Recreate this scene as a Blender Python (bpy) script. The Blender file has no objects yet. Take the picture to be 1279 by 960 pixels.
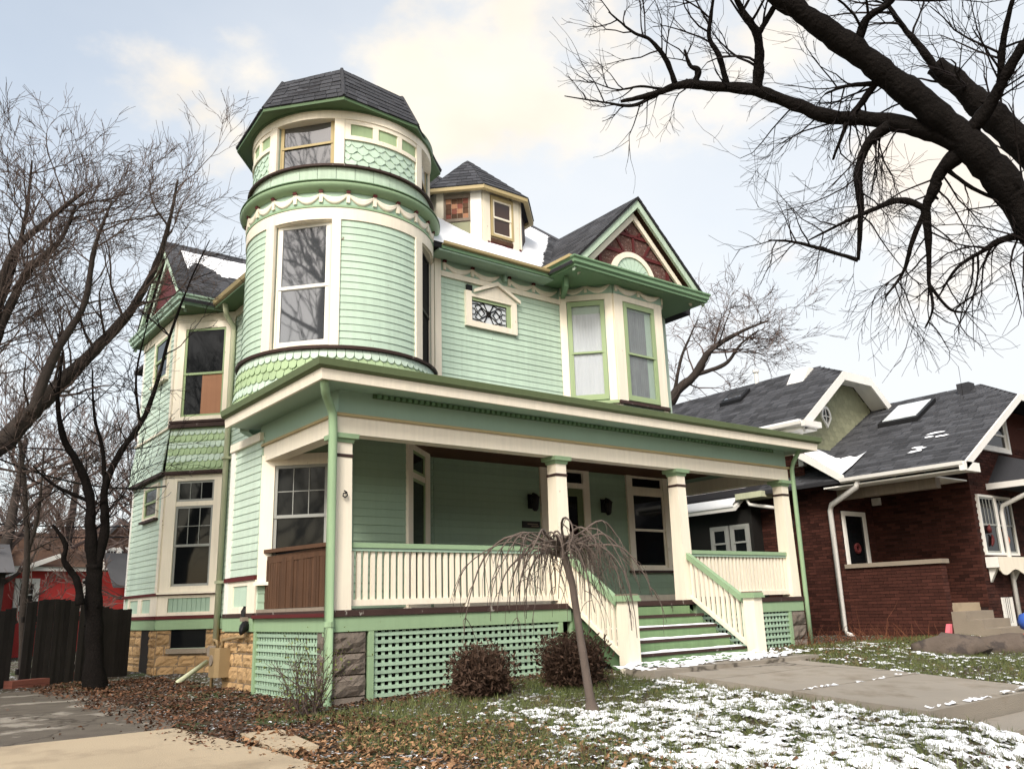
import bpy, math, random
import numpy as np
from mathutils import Matrix, Vector
random.seed(7); rng = np.random.default_rng(11)
S = bpy.context.scene
COL = S.collection
R_ = math.radians
# ------------------------------------------------------------------ camera
CAM = np.array([-4.63, -9.54, 0.01])
YAW, PIT, ROL, FPX = R_(37.9117), R_(14.7110), R_(-1.7895), 1054.61
def _rot():
    f = np.array([math.sin(YAW)*math.cos(PIT), math.cos(YAW)*math.cos(PIT), math.sin(PIT)])
    r = np.array([math.cos(YAW), -math.sin(YAW), 0.]); u = np.cross(r, f)
    c, s = math.cos(ROL), math.sin(ROL)
    return c*r + s*u, -s*r + c*u, f
CX, CY, CF = _rot()
cam = bpy.data.cameras.new('camera'); camo = bpy.data.objects.new('camera', cam); COL.objects.link(camo)
cam.sensor_width = 36; cam.lens = 36*FPX/1279; cam.clip_start = .05; cam.clip_end = 1500
m = Matrix.Identity(4)
for i in range(3):
    m[i][0], m[i][1], m[i][2], m[i][3] = CX[i], CY[i], -CF[i], CAM[i]
camo.matrix_world = m
S.camera = camo
# ------------------------------------------------------------------ light
S.view_settings.view_transform = 'Standard'; S.view_settings.look = 'None'
S.view_settings.exposure = 0.86; S.view_settings.gamma = 1
SUN_EL, SUN_AZ = R_(42), R_(232)          # azimuth clockwise from +Y (light comes from the camera's left shoulder)
sun = bpy.data.lights.new('sun', 'SUN'); sun.energy = 1.9; sun.angle = R_(18); sun.color = (1, .965, .92)
suno = bpy.data.objects.new('sun', sun); COL.objects.link(suno)
sd = Vector((math.sin(SUN_AZ)*math.cos(SUN_EL), math.cos(SUN_AZ)*math.cos(SUN_EL), math.sin(SUN_EL)))
suno.rotation_euler = sd.to_track_quat('Z', 'Y').to_euler()
def ray(px, py):
    v = CX*((px-639.5)/FPX) - CY*((py-480)/FPX) + CF
    return v/np.linalg.norm(v)
def P(px, py, d):                       # a point at horizontal-ish distance d (metres along the line of sight)
    return CAM + ray(px, py)*d
def onp(px, py, ax, val):
    v = ray(px, py); t = (val-CAM[ax])/v[ax]; return CAM + t*v
W = bpy.data.worlds.new('World'); S.world = W; W.use_nodes = True
def build_world():
    nt = W.node_tree; nt.nodes.clear(); N = nt.nodes.new; L = nt.links.new
    out = N('ShaderNodeOutputWorld'); bg = N('ShaderNodeBackground'); bg.inputs['Strength'].default_value = .10
    sky = N('ShaderNodeTexSky'); sky.sky_type = 'NISHITA'; sky.sun_disc = False
    sky.sun_elevation = SUN_EL; sky.sun_rotation = SUN_AZ; sky.air_density = 1.0; sky.dust_density = 2.2; sky.ozone_density = 1
    tc = N('ShaderNodeTexCoord'); d = tc.outputs['Generated']
    def math_(op, a, b=None, clamp=False):
        n = N('ShaderNodeMath'); n.operation = op; n.use_clamp = clamp
        for i, v in enumerate((a, b)):
            if v is None: continue
            if isinstance(v, (int, float)): n.inputs[i].default_value = v
            else: L(v, n.inputs[i])
        return n.outputs[0]
    mp = N('ShaderNodeMapping'); mp.inputs['Scale'].default_value = (1, 1, 1.7); L(d, mp.inputs['Vector'])
    no = N('ShaderNodeTexNoise'); no.inputs['Scale'].default_value = 3.1; no.inputs['Detail'].default_value = 7; no.inputs['Roughness'].default_value = .56
    L(mp.outputs[0], no.inputs['Vector'])
    nv = math_('SUBTRACT', no.outputs['Fac'], .5)
    # soft cumulus where the photograph has them; everywhere else the same noise goes on
    acc = None
    for px, py, rad, amp in [(150,108,5.5,.55),(262,178,3.5,.45),(140,222,4.5,.5),(5,38,3,.4),(575,75,8,.5),(700,55,9,.6),(830,120,8,.5),
                             (905,195,2.5,.35),(930,245,2.5,.35),(660,200,6,.35),(980,345,7,.55),(1150,280,10,.6),(470,30,4,.25),(900,60,9,.4)]:
        v = ray(px, py)
        dp = N('ShaderNodeVectorMath'); dp.operation = 'DOT_PRODUCT'; L(d, dp.inputs[0]); dp.inputs[1].default_value = v
        c = math.cos(R_(rad))
        mr = N('ShaderNodeMapRange'); mr.interpolation_type = 'SMOOTHSTEP'
        L(dp.outputs['Value'], mr.inputs[0]); mr.inputs[1].default_value = c; mr.inputs[2].default_value = 1-(1-c)*.05
        mr.inputs[3].default_value = 0; mr.inputs[4].default_value = amp
        acc = mr.outputs[0] if acc is None else math_('MAXIMUM', acc, mr.outputs[0])
    t = math_('ADD', math_('MULTIPLY', acc, .82), math_('MULTIPLY', nv, 2.7))
    cl = N('ShaderNodeMapRange'); cl.interpolation_type = 'SMOOTHSTEP'; L(t, cl.inputs[0]); cl.inputs[1].default_value = .20; cl.inputs[2].default_value = .62
    # thin high veil, thicker towards the horizon and towards +X
    sep = N('ShaderNodeSeparateXYZ'); L(d, sep.inputs[0])
    veil = math_('ADD', math_('MULTIPLY', sep.outputs[2], -.62), math_('MULTIPLY', sep.outputs[0], .58))
    veil = math_('ADD', veil, .74)
    no2 = N('ShaderNodeTexNoise'); no2.inputs['Scale'].default_value = 1.7; no2.inputs['Detail'].default_value = 5; L(mp.outputs[0], no2.inputs['Vector'])
    veil = math_('ADD', veil, math_('MULTIPLY', math_('SUBTRACT', no2.outputs['Fac'], .5), .8))
    veil = math_('MAXIMUM', math_('MINIMUM', veil, .97), .12)
    m1 = N('ShaderNodeMix'); m1.data_type = 'RGBA'; L(veil, m1.inputs[0])
    sg = N('ShaderNodeMix'); sg.data_type = 'RGBA'; sg.blend_type = 'MULTIPLY'; sg.inputs[0].default_value = 1
    L(sky.outputs[0], sg.inputs[6]); sg.inputs[7].default_value = (1.75, 1.6, 1.35, 1)
    L(sg.outputs[2], m1.inputs[6]); m1.inputs[7].default_value = (5.35, 5.5, 5.65, 1)
    m2 = N('ShaderNodeMix'); m2.data_type = 'RGBA'; L(math_('MULTIPLY', cl.outputs[0], .9), m2.inputs[0])
    L(m1.outputs[2], m2.inputs[6])
    warm = N('ShaderNodeMix'); warm.data_type = 'RGBA'; L(no2.outputs['Fac'], warm.inputs[0])
    warm.inputs[6].default_value = (6.0, 5.35, 4.9, 1); warm.inputs[7].default_value = (6.2, 5.65, 4.5, 1)
    L(warm.outputs[2], m2.inputs[7])
    no3 = N('ShaderNodeTexNoise'); no3.inputs['Scale'].default_value = 7; no3.inputs['Detail'].default_value = 6; L(mp.outputs[0], no3.inputs['Vector'])
    br = math_('ADD', math_('MULTIPLY', no3.outputs['Fac'], .34), .86); brc = N('ShaderNodeCombineColor')
    for i in range(3): L(br, brc.inputs[i])
    m4 = N('ShaderNodeMix'); m4.data_type = 'RGBA'; m4.blend_type = 'MULTIPLY'; L(cl.outputs[0], m4.inputs[0]); L(m2.outputs[2], m4.inputs[6]); L(brc.outputs[0], m4.inputs[7]); m2 = m4
    L(m2.outputs[2], bg.inputs[0]); L(bg.outputs[0], out.inputs[0])
build_world()
# ------------------------------------------------------------------ materials
def mat(name, rgb, rough=.7, var=.12, vscale=1.5, streak=0., chip=0., chip_rgb=(.16,.1,.06), rnd=0., island=0., bump=.15, bscale=60., spec=.17, spot=None, crack=None, dust=None):
    m = bpy.data.materials.new(name); m.use_nodes = True; nt = m.node_tree; N = nt.nodes.new; L = nt.links.new
    b = nt.nodes['Principled BSDF']; b.inputs['Roughness'].default_value = rough
    b.inputs['Specular IOR Level'].default_value = spec
    g = N('ShaderNodeNewGeometry'); pos = g.outputs['Position']
    def noise(sc, det=4, vec=None, ro=.55):
        n = N('ShaderNodeTexNoise'); n.inputs['Scale'].default_value = sc; n.inputs['Detail'].default_value = det; n.inputs['Roughness'].default_value = ro
        L(vec or pos, n.inputs['Vector']); return n.outputs['Fac']
    def mth(op, a, c):
        n = N('ShaderNodeMath'); n.operation = op
        for i, v in enumerate((a, c)):
            if isinstance(v, (int, float)): n.inputs[i].default_value = v
            else: L(v, n.inputs[i])
        return n.outputs[0]
    val = mth('ADD', mth('MULTIPLY', mth('SUBTRACT', noise(vscale), .5), 2*var), 1.)
    if streak:
        mp = N('ShaderNodeMapping'); mp.inputs['Scale'].default_value = (14, 14, .9); L(pos, mp.inputs['Vector'])
        s = noise(1., 5, mp.outputs[0], .65)
        val = mth('ADD', val, mth('MULTIPLY', mth('SUBTRACT', s, .5), 2*streak))
    if rnd:
        oi = N('ShaderNodeObjectInfo'); val = mth('ADD', val, mth('MULTIPLY', mth('SUBTRACT', oi.outputs['Random'], .5), 2*rnd))
    if island:
        val = mth('ADD', val, mth('MULTIPLY', mth('SUBTRACT', g.outputs['Random Per Island'], .5), 2*island))
    mx = N('ShaderNodeMix'); mx.data_type = 'RGBA'; mx.blend_type = 'MULTIPLY'; mx.inputs[0].default_value = 1
    mx.inputs[6].default_value = (*rgb, 1)
    cmb = N('ShaderNodeCombineColor')
    for i in range(3): L(val, cmb.inputs[i])
    L(cmb.outputs[0], mx.inputs[7]); colr = mx.outputs[2]
    if spot:                                    # (rgb, scale, threshold, softness)
        c, sc, th, so = spot
        mr = N('ShaderNodeMapRange'); L(noise(sc, 6, None, .62), mr.inputs[0]); mr.inputs[1].default_value = th; mr.inputs[2].default_value = th+so
        m3 = N('ShaderNodeMix'); m3.data_type = 'RGBA'; L(mr.outputs[0], m3.inputs[0]); L(colr, m3.inputs[6]); m3.inputs[7].default_value = (*c, 1); colr = m3.outputs[2]
    if chip:
        mp = N('ShaderNodeMapping'); mp.inputs['Scale'].default_value = (1, 1, .45); L(pos, mp.inputs['Vector'])
        mr = N('ShaderNodeMapRange'); L(noise(9., 9, mp.outputs[0], .7), mr.inputs[0]); mr.inputs[1].default_value = .74-chip; mr.inputs[2].default_value = .77-chip
        m3 = N('ShaderNodeMix'); m3.data_type = 'RGBA'; L(mr.outputs[0], m3.inputs[0]); L(colr, m3.inputs[6]); m3.inputs[7].default_value = (*chip_rgb, 1); colr = m3.outputs[2]
    if dust:
        mr = N('ShaderNodeMapRange'); L(noise(dust[0], 7, None, .7), mr.inputs[0]); mr.inputs[1].default_value = dust[1]; mr.inputs[2].default_value = dust[1]+.07
        m3 = N('ShaderNodeMix'); m3.data_type = 'RGBA'; L(mr.outputs[0], m3.inputs[0]); L(colr, m3.inputs[6]); m3.inputs[7].default_value = (.74,.76,.79,1); colr = m3.outputs[2]
    if crack:
        nz = N('ShaderNodeTexNoise'); nz.inputs['Scale'].default_value = 3; nz.inputs['Detail'].default_value = 6; L(pos, nz.inputs['Vector'])
        ad = N('ShaderNodeVectorMath'); ad.operation = 'MULTIPLY_ADD'; L(nz.outputs['Color'], ad.inputs[0]); ad.inputs[1].default_value = (.5,.5,.5); L(pos, ad.inputs[2])
        vo = N('ShaderNodeTexVoronoi'); vo.feature = 'DISTANCE_TO_EDGE'; vo.inputs['Scale'].default_value = crack; L(ad.outputs[0], vo.inputs['Vector'])
        mr = N('ShaderNodeMapRange'); L(vo.outputs['Distance'], mr.inputs[0]); mr.inputs[1].default_value = .002; mr.inputs[2].default_value = .012; mr.inputs[3].default_value = .75; mr.inputs[4].default_value = 0
        m3 = N('ShaderNodeMix'); m3.data_type = 'RGBA'; L(mr.outputs[0], m3.inputs[0]); L(colr, m3.inputs[6]); m3.inputs[7].default_value = (.05,.042,.033,1); colr = m3.outputs[2]
    L(colr, b.inputs['Base Color'])
    if bump:
        bp = N('ShaderNodeBump'); bp.inputs['Strength'].default_value = bump; bp.inputs['Distance'].default_value = .02
        L(noise(bscale, 5), bp.inputs['Height']); L(bp.outputs[0], b.inputs['Normal'])
    return m
def glass(name, rgb, rough=.03, spec=.5, alpha=None, ior=1.5):
    m = bpy.data.materials.new(name); m.use_nodes = True; nt = m.node_tree; b = nt.nodes['Principled BSDF']
    b.inputs['Base Color'].default_value = (*rgb, 1); b.inputs['Roughness'].default_value = rough; b.inputs['Specular IOR Level'].default_value = spec; b.inputs['IOR'].default_value = ior
    N = nt.nodes.new; L = nt.links.new
    g = N('ShaderNodeNewGeometry'); n = N('ShaderNodeTexNoise'); n.inputs['Scale'].default_value = 1.6; L(g.outputs['Position'], n.inputs['Vector'])
    bp = N('ShaderNodeBump'); bp.inputs['Strength'].default_value = .012; bp.inputs['Distance'].default_value = .1; L(n.outputs['Fac'], bp.inputs['Height']); L(bp.outputs[0], b.inputs['Normal'])
    if alpha is not None: b.inputs['Alpha'].default_value = alpha
    return m
WOOD = (.10, .07, .045)
M = dict(
 mint=mat('mint_paint', (.465,.60,.485), .55, .12, .8, streak=.17, chip=.075, rnd=.05, bump=.1),
 mint_pale=mat('pale_mint_paint', (.49,.605,.505), .55, .13, 1., streak=.22, chip=.075, rnd=.06, bump=.1),
 mint_worn=mat('worn_mint_paint', (.45,.57,.45), .65, .12, 1.2, streak=.3, chip=.09, rnd=.06, bump=.15),
 sage=mat('sage_green_paint', (.33,.46,.36), .5, .08, .7, streak=.06, bump=.06),
 leaf=mat('leaf_green_paint', (.27,.39,.235), .5, .1, 1., streak=.1, chip=.05, bump=.1),
 olive=mat('worn_olive_green_shingle', (.34,.45,.26), .65, .14, 1.5, streak=.15, chip=.05, rnd=.12, bump=.12),
 forest=mat('dark_green_paint', (.09,.15,.075), .45, .12, 1., streak=.08, bump=.06),
 lattice=mat('lattice_mint_paint', (.33,.46,.34), .6, .12, 1., streak=.2, chip=.06, rnd=.12, bump=.1),
 porchwall=mat('shaded_porch_green_paint', (.27,.37,.27), .6, .1, .8, streak=.1, chip=.02, rnd=.06, bump=.1),  # wall mint with the shade of the porch recess put into its colour
 cornice=mat('deep_cornice_green', (.17,.285,.165), .5, .1, .8, streak=.08, bump=.06),
 sashgrey=mat('grey_and_shaded_sash_paint', (.30,.31,.29), .5, .1, 1., bump=.05),
 moss=mat('green_gutter_paint', (.12,.155,.078), .45, .12, 1., streak=.12, chip=.03, bump=.06),
 cream=mat('cream_paint', (.82,.755,.62), .5, .10, .9, streak=.15, chip=.065, chip_rgb=(.3,.2,.12), rnd=.02, bump=.06),
 cream_worn=mat('peeling_cream_paint', (.76,.70,.57), .6, .1, 1.2, streak=.15, chip=.1, chip_rgb=(.25,.14,.08), bump=.15),
 white=mat('white_paint', (.78,.77,.72), .5, .06, 1., streak=.05, chip=.02, bump=.05),
 sash_green=mat('sash_green', (.31,.40,.22), .45, .1, 1., bump=.05),
 sash_tan=mat('tan_sash_wood', (.42,.34,.18), .5, .12, 2., bump=.06),
 leafworn=mat('worn_step_green', (.19,.30,.15), .65, .2, 2., streak=.25, chip=.11, chip_rgb=(.05,.04,.03), bump=.2),
 maroon=mat('dark_maroon_paint', (.095,.020,.020), .55, .18, 2., chip=.05, bump=.12),
 darktrim=mat('dark_worn_trim', (.05,.03,.026), .6, .3, 3., chip=.12, chip_rgb=(.3,.28,.25), bump=.2),
 pebble=mat('pebbled_maroon_stucco', (.115,.062,.052), .9, .9, 16., spot=((.40,.34,.30), 26, .60, .04), bump=.9, bscale=24),
 brownwood=mat('bare_brown_wood', (.085,.045,.026), .75, .25, 3., streak=.35, rnd=.18, bump=.25),
 greywood=mat('weathered_grey_wood', (.23,.19,.15), .8, .2, 2., streak=.3, rnd=.1, bump=.25),
 shingle=mat('dark_asphalt_shingle', (.055,.057,.064), .92, .15, 1.4, rnd=.32, island=.0, bump=.5, bscale=110),
 shingle_i=mat('dark_asphalt_shingle_course', (.058,.06,.066), .92, .15, 1.4, island=.38, bump=.5, bscale=110),
 roofcore=mat('roof_underlay', (.03,.03,.033), .95, .1, 1., spec=.1),
 thinsnow=mat('thin_wet_snow', (.42,.43,.41), .7, .25, 9., spot=((.13,.12,.09), 30, .52, .1), bump=.4, bscale=40),
 snow=mat('snow', (.86,.88,.91), .7, .03, 2., bump=.35, bscale=14, spec=.4),
 dark=glass('dark_window_glass', (.006,.007,.008), .05, .22),
 greyglass=glass('grey_window_glass', (.055,.060,.066), .03, .5, ior=2.4),
 skyglass=glass('sky_filled_glass', (.62,.66,.68), .1, .6),
 brownglass=glass('brown_lit_glass', (.05,.028,.018), .08, .5),  # even dark brown base colour for the dormer panes
 clear=glass('clear_window_glass', (.25,.28,.3), .03, .6, alpha=.16),
 curtain=mat('white_curtain', (.72,.76,.80), .9, .06, 3., streak=.08, bump=.1),
 curtain_dim=mat('lace_curtain', (.22,.24,.24), .9, .3, 6., streak=.25, bump=.1),
 plywood=mat('plywood_board', (.33,.17,.10), .8, .15, 2., streak=.2, bump=.1),
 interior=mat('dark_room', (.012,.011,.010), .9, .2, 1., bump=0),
 pier=mat('rock_faced_grey_stone', (.16,.135,.112), .9, .22, 3., rnd=.12, bump=.9, bscale=22),
 lime=mat('yellow_limestone', (.40,.265,.135), .9, .22, 3.5, rnd=.22, spot=((.22,.14,.08), 4.5, .57, .15), bump=.8, bscale=24),
 lime_sill=mat('grey_stone_sill', (.27,.23,.18), .85, .15, 3., bump=.5),
 mortar=mat('mortar', (.20,.15,.10), .95, .2, 4., bump=.5),
 brick=mat('dark_red_brick', (.062,.0225,.0165), .85, .35, 1.1, rnd=.25, island=.36, bump=.5, bscale=50),
 brickmortar=mat('brick_mortar', (.030,.019,.017), .95, .2, 3.),
 concrete=mat('pale_concrete', (.40,.325,.225), .9, .14, 1.3, spot=((.25,.20,.14), 1.6, .52, .25), crack=.15, bump=.4, bscale=90),
 walk=mat('walk_concrete', (.30,.27,.225), .9, .16, 1.1, spot=((.19,.16,.12), 2.2, .5, .25), crack=.25, bump=.5, bscale=80),
 asphalt=mat('old_alley_asphalt', (.125,.108,.088), .95, .4, 2.6, spot=((.30,.27,.225), 1.5, .54, .08), crack=.55, spec=.1, bump=.6, bscale=50),
 soil=mat('lawn_soil', (.060,.045,.030), .95, .35, 5., spot=((.055,.075,.028), 1.1, .48, .12), dust=(13, .565), bump=.9, bscale=40),
 grass=mat('winter_grass', (.105,.125,.045), .8, .2, 2., island=.5, spot=((.17,.13,.06), 3., .56, .1), bump=0),
 leaves=mat('fallen_leaves', (.125,.064,.037), .85, .3, 1.2, island=.8, spot=((.07,.04,.028), 1.6, .50, .12), bump=.2, spec=.15),
 tanleaves=mat('tan_dry_leaves', (.24,.14,.075), .85, .3, 1.5, island=.7, spot=((.13,.065,.035), 3, .52, .12), bump=.2, spec=.15),
 bark=mat('dark_bark', (.0105,.0088,.008), .95, .35, 6., streak=.3, bump=1., bscale=38, spec=.08),
 bark_grey=mat('grey_bark', (.050,.041,.036), .95, .3, 5., streak=.3, bump=.9, bscale=30),
 twig=mat('brown_twigs', (.098,.073,.063), .9, .2, 3., bump=0),
 twig_dark=mat('dark_twigs', (.014,.011,.0105), .9, .2, 3., bump=0, spec=.08),
 twig_far=mat('far_brown_twigs', (.115,.085,.075), .9, .2, 3., bump=0),
 cherry=mat('weeping_bark', (.12,.095,.08), .8, .3, 6., streak=.2, bump=.4),
 shrub=mat('brown_shrub_twigs', (.070,.043,.030), .9, .3, 6., island=.35, bump=0),
 shrubleaf=mat('small_green_leaves', (.10,.12,.03), .7, .3, 6., island=.6, bump=0),
 rust=mat('rusty_dead_stems', (.14,.055,.03), .9, .3, 5., island=.4, bump=0),
 fence=mat('dark_weathered_fence', (.030,.026,.024), .9, .25, 3., streak=.4, rnd=.22, bump=.3),
 redwall=mat('red_siding', (.50,.055,.05), .6, .12, 1.5, streak=.1),
 brownroof=mat('brown_shingle_roof', (.11,.065,.045), .95, .25, 2., island=.3, bump=.4),
 slate=mat('grey_slate_roof', (.10,.10,.105), .95, .2, 2.),
 olivewall=mat('olive_fishscale_wall', (.26,.265,.175), .8, .08, 1., island=.12, bump=.15),
 metalwhite=mat('white_painted_metal', (.74,.73,.69), .45, .06, 1.5, streak=.08, bump=.03),
 drain=mat('pale_green_downspout', (.50,.52,.36), .5, .12, 2., streak=.2, chip=.03, bump=.05),
 black=mat('black_plastic', (.012,.012,.013), .5, .2, 4., bump=.05),
 meter=mat('tan_meter_paint', (.25,.18,.095), .55, .18, 4., chip=.06, chip_rgb=(.12,.06,.03), bump=.1),
 boulder=mat('brown_boulder', (.115,.092,.075), .9, .4, 4., spot=((.06,.05,.045), 4, .52, .1), bump=.8, bscale=16),
 pink=mat('pink_plastic', (.72,.16,.19), .4, .08, 3., bump=0),
 blue=mat('blue_plastic', (.05,.12,.45), .35, .1, 3., bump=0),
 red=mat('red_plastic', (.55,.06,.05), .4, .1, 3., bump=0),
 orange=mat('orange_ornament', (.75,.16,.04), .5, .2, 8., bump=0),
 lead=mat('black_leading', (.012,.012,.012), .5, .1, 3., bump=0),
 plaque=mat('dark_plaque', (.018,.017,.016), .5, .1, 3., bump=0),
 redbrick=mat('loose_red_brick', (.20,.075,.055), .9, .25, 4., bump=.5),
)
# ------------------------------------------------------------------ mesh helpers
class MB:
    def __init__(s): s.v = []; s.f = []; s.mi = []
    def add(s, vs, fs, mi=0):
        o = len(s.v); s.v.extend([tuple(map(float, p)) for p in vs]); s.f.extend([tuple(i+o for i in f) for f in fs]); s.mi.extend([mi]*len(fs)); return s
    def hexa(s, p, mi=0):   # p: 8 points, bottom 4 (ccw seen from above) then top 4
        return s.add(p, [(3,2,1,0),(4,5,6,7),(0,1,5,4),(1,2,6,5),(2,3,7,6),(3,0,4,7)], mi)
    def bx(s, x0, x1, y0, y1, z0, z1, mi=0):
        return s.hexa([(x0,y0,z0),(x1,y0,z0),(x1,y1,z0),(x0,y1,z0),(x0,y0,z1),(x1,y0,z1),(x1,y1,z1),(x0,y1,z1)], mi)
    def fb(s, fr, u0, u1, z0, z1, o0, o1, mi=0):
        q = fr.pt
        return s.hexa([q(u0,z0,o1),q(u1,z0,o1),q(u1,z0,o0),q(u0,z0,o0),q(u0,z1,o1),q(u1,z1,o1),q(u1,z1,o0),q(u0,z1,o0)], mi)
    def prism(s, poly, d, mi=0):   # poly: list of 3-D points, extruded by vector d
        n = len(poly); d = np.array(d, float); a = [np.array(p, float) for p in poly]
        vs = a + [p+d for p in a]
        return s.add(vs, [tuple(range(n))[::-1], tuple(range(n, 2*n))] + [(i, (i+1) % n, (i+1) % n + n, i+n) for i in range(n)], mi)
    def tube(s, pts, rad, n=6, mi=0, cap=True):
        pts = [np.array(p, float) for p in pts]; k = len(pts)
        if isinstance(rad, (int, float)): rad = [rad]*k
        vs = []; up = np.array([.3, .2, 1.])
        for i, p in enumerate(pts):
            t = pts[min(i+1, k-1)] - pts[max(i-1, 0)]; l = np.linalg.norm(t); t = t/l if l > 1e-9 else np.array([0,0,1.])
            a = np.cross(t, up); l = np.linalg.norm(a)
            if l < .1: a = np.cross(t, [1., .1, 0]); l = np.linalg.norm(a)
            a /= l; b = np.cross(t, a)
            for j in range(n):
                th = 2*math.pi*j/n; vs.append(p + rad[i]*(math.cos(th)*a + math.sin(th)*b))
        fs = [(i*n+j, i*n+(j+1) % n, (i+1)*n+(j+1) % n, (i+1)*n+j) for i in range(k-1) for j in range(n)]
        if cap: fs += [tuple(range(n))[::-1], tuple(range((k-1)*n, k*n))]
        return s.add(vs, fs, mi)
    def loft(s, rings, closed=True, mi=0, cap=False):
        k = len(rings); n = len(rings[0]); vs = [p for r in rings for p in r]
        fs = [(i*n+j, i*n+(j+1) % n, (i+1)*n+(j+1) % n, (i+1)*n+j) for i in range(k-1) for j in range(n if closed else n-1)]
        if cap: fs += [tuple(range(n))[::-1], tuple(range((k-1)*n, k*n))]
        return s.add(vs, fs, mi)
    def join(s, o, mi=None):
        off = len(s.v); s.v.extend(o.v); s.f.extend([tuple(i+off for i in f) for f in o.f]); s.mi.extend(o.mi if mi is None else [mi]*len(o.f)); return s
    def mesh(s, name, mats, smooth=False):
        me = bpy.data.meshes.new(name); me.from_pydata(s.v, [], s.f)
        for k in (mats if isinstance(mats, (list, tuple)) else [mats]): me.materials.append(M[k])
        if any(s.mi): me.polygons.foreach_set('material_index', s.mi)
        if smooth: me.polygons.foreach_set('use_smooth', [True]*len(s.f))
        me.update(); return me
class Fr:      # a wall frame: u runs to the right seen from outside, o is the distance out of the wall
    def __init__(s, a, b):
        s.a = np.array(a, float); d = np.array(b, float)-s.a; s.L = np.linalg.norm(d); s.u = d/s.L; s.n = np.array([s.u[1], -s.u[0]])
    def pt(s, u, z, o=0.):
        p = s.a + u*s.u + o*s.n; return np.array([p[0], p[1], z])
class Cyl:     # same on a round wall, u = angle in degrees
    def __init__(s, c, r): s.c = c; s.r = r; s.L = 0
    def pt(s, u, z, o=0.):
        a = R_(u); return np.array([s.c[0]+(s.r+o)*math.cos(a), s.c[1]+(s.r+o)*math.sin(a), z])
def link(o, parent=None):
    COL.objects.link(o)
    if parent is not None:
        o.parent = parent
        if parent.type == 'EMPTY': o.matrix_parent_inverse = Matrix.Translation(-parent.location)
    return o
def obj(name, mb, mats, parent=None, smooth=False, label=None, cat=None, group=None, kind=None):
    me = mb if isinstance(mb, bpy.types.Mesh) else mb.mesh(name, mats, smooth)
    o = bpy.data.objects.new(name, me); link(o, parent)
    if label: o['label'] = label
    if cat: o['category'] = cat
    if group: o['group'] = group
    if kind: o['kind'] = kind
    return o
def thing(name, label, cat, loc, group=None):
    o = bpy.data.objects.new(name, None); o.empty_display_size = .2; o.location = loc; COL.objects.link(o)
    o['label'] = label; o['category'] = cat
    if group: o['group'] = group
    return o
def inst(name, me, parent, loc, rz=0.):
    o = bpy.data.objects.new(name, me); link(o, parent); o.location = loc; o.rotation_euler = (0, 0, rz); return o
QUEUE = {}
def piece(kind, parent, mb, mt, w=1.):    # alike small pieces: the 300 that show largest become parts, the rest one part
    v = np.array(mb.v); c = v.mean(0); ext = v.max(0)-v.min(0); d = np.linalg.norm(c-CAM)
    ar = np.hypot(ext[0], ext[1])*max(ext[2], .05)/d**2*w
    QUEUE.setdefault((kind, parent.name), []).append((ar, mb, mt, parent))
def flush(limit=300):
    for (kind, pn), L in QUEUE.items():
        L.sort(key=lambda t: -t[0])
        for ar, mb, mt, par in L[:limit]: obj(kind, mb, mt, par)
        rest = L[limit:]
        if rest:
            mats = sorted(set(t[2] for t in rest)); big = MB()
            for ar, mb, mt, par in rest: big.join(mb, mats.index(mt))
            obj(kind+'_run', big, mats, rest[0][3], kind='stuff')
    QUEUE.clear()
# value noise
_perm = rng.random((256, 256))
def vn(x, y):
    xi = np.floor(x).astype(int); yi = np.floor(y).astype(int); fx = x-xi; fy = y-yi
    fx = fx*fx*(3-2*fx); fy = fy*fy*(3-2*fy)
    g = lambda a, b: _perm[a % 256, b % 256]
    return (g(xi, yi)*(1-fx)+g(xi+1, yi)*fx)*(1-fy)+(g(xi, yi+1)*(1-fx)+g(xi+1, yi+1)*fx)*fy
def fbm(x, y, o=4):
    s = 0; a = .5; t = 0
    for i in range(o): s = s+a*vn(x*2**i+17.3*i, y*2**i+9.1*i); t += a; a *= .55
    return s/t
def sst(x, a, b):
    t = np.clip((x-a)/(b-a), 0, 1); return t*t*(3-2*t)
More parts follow.
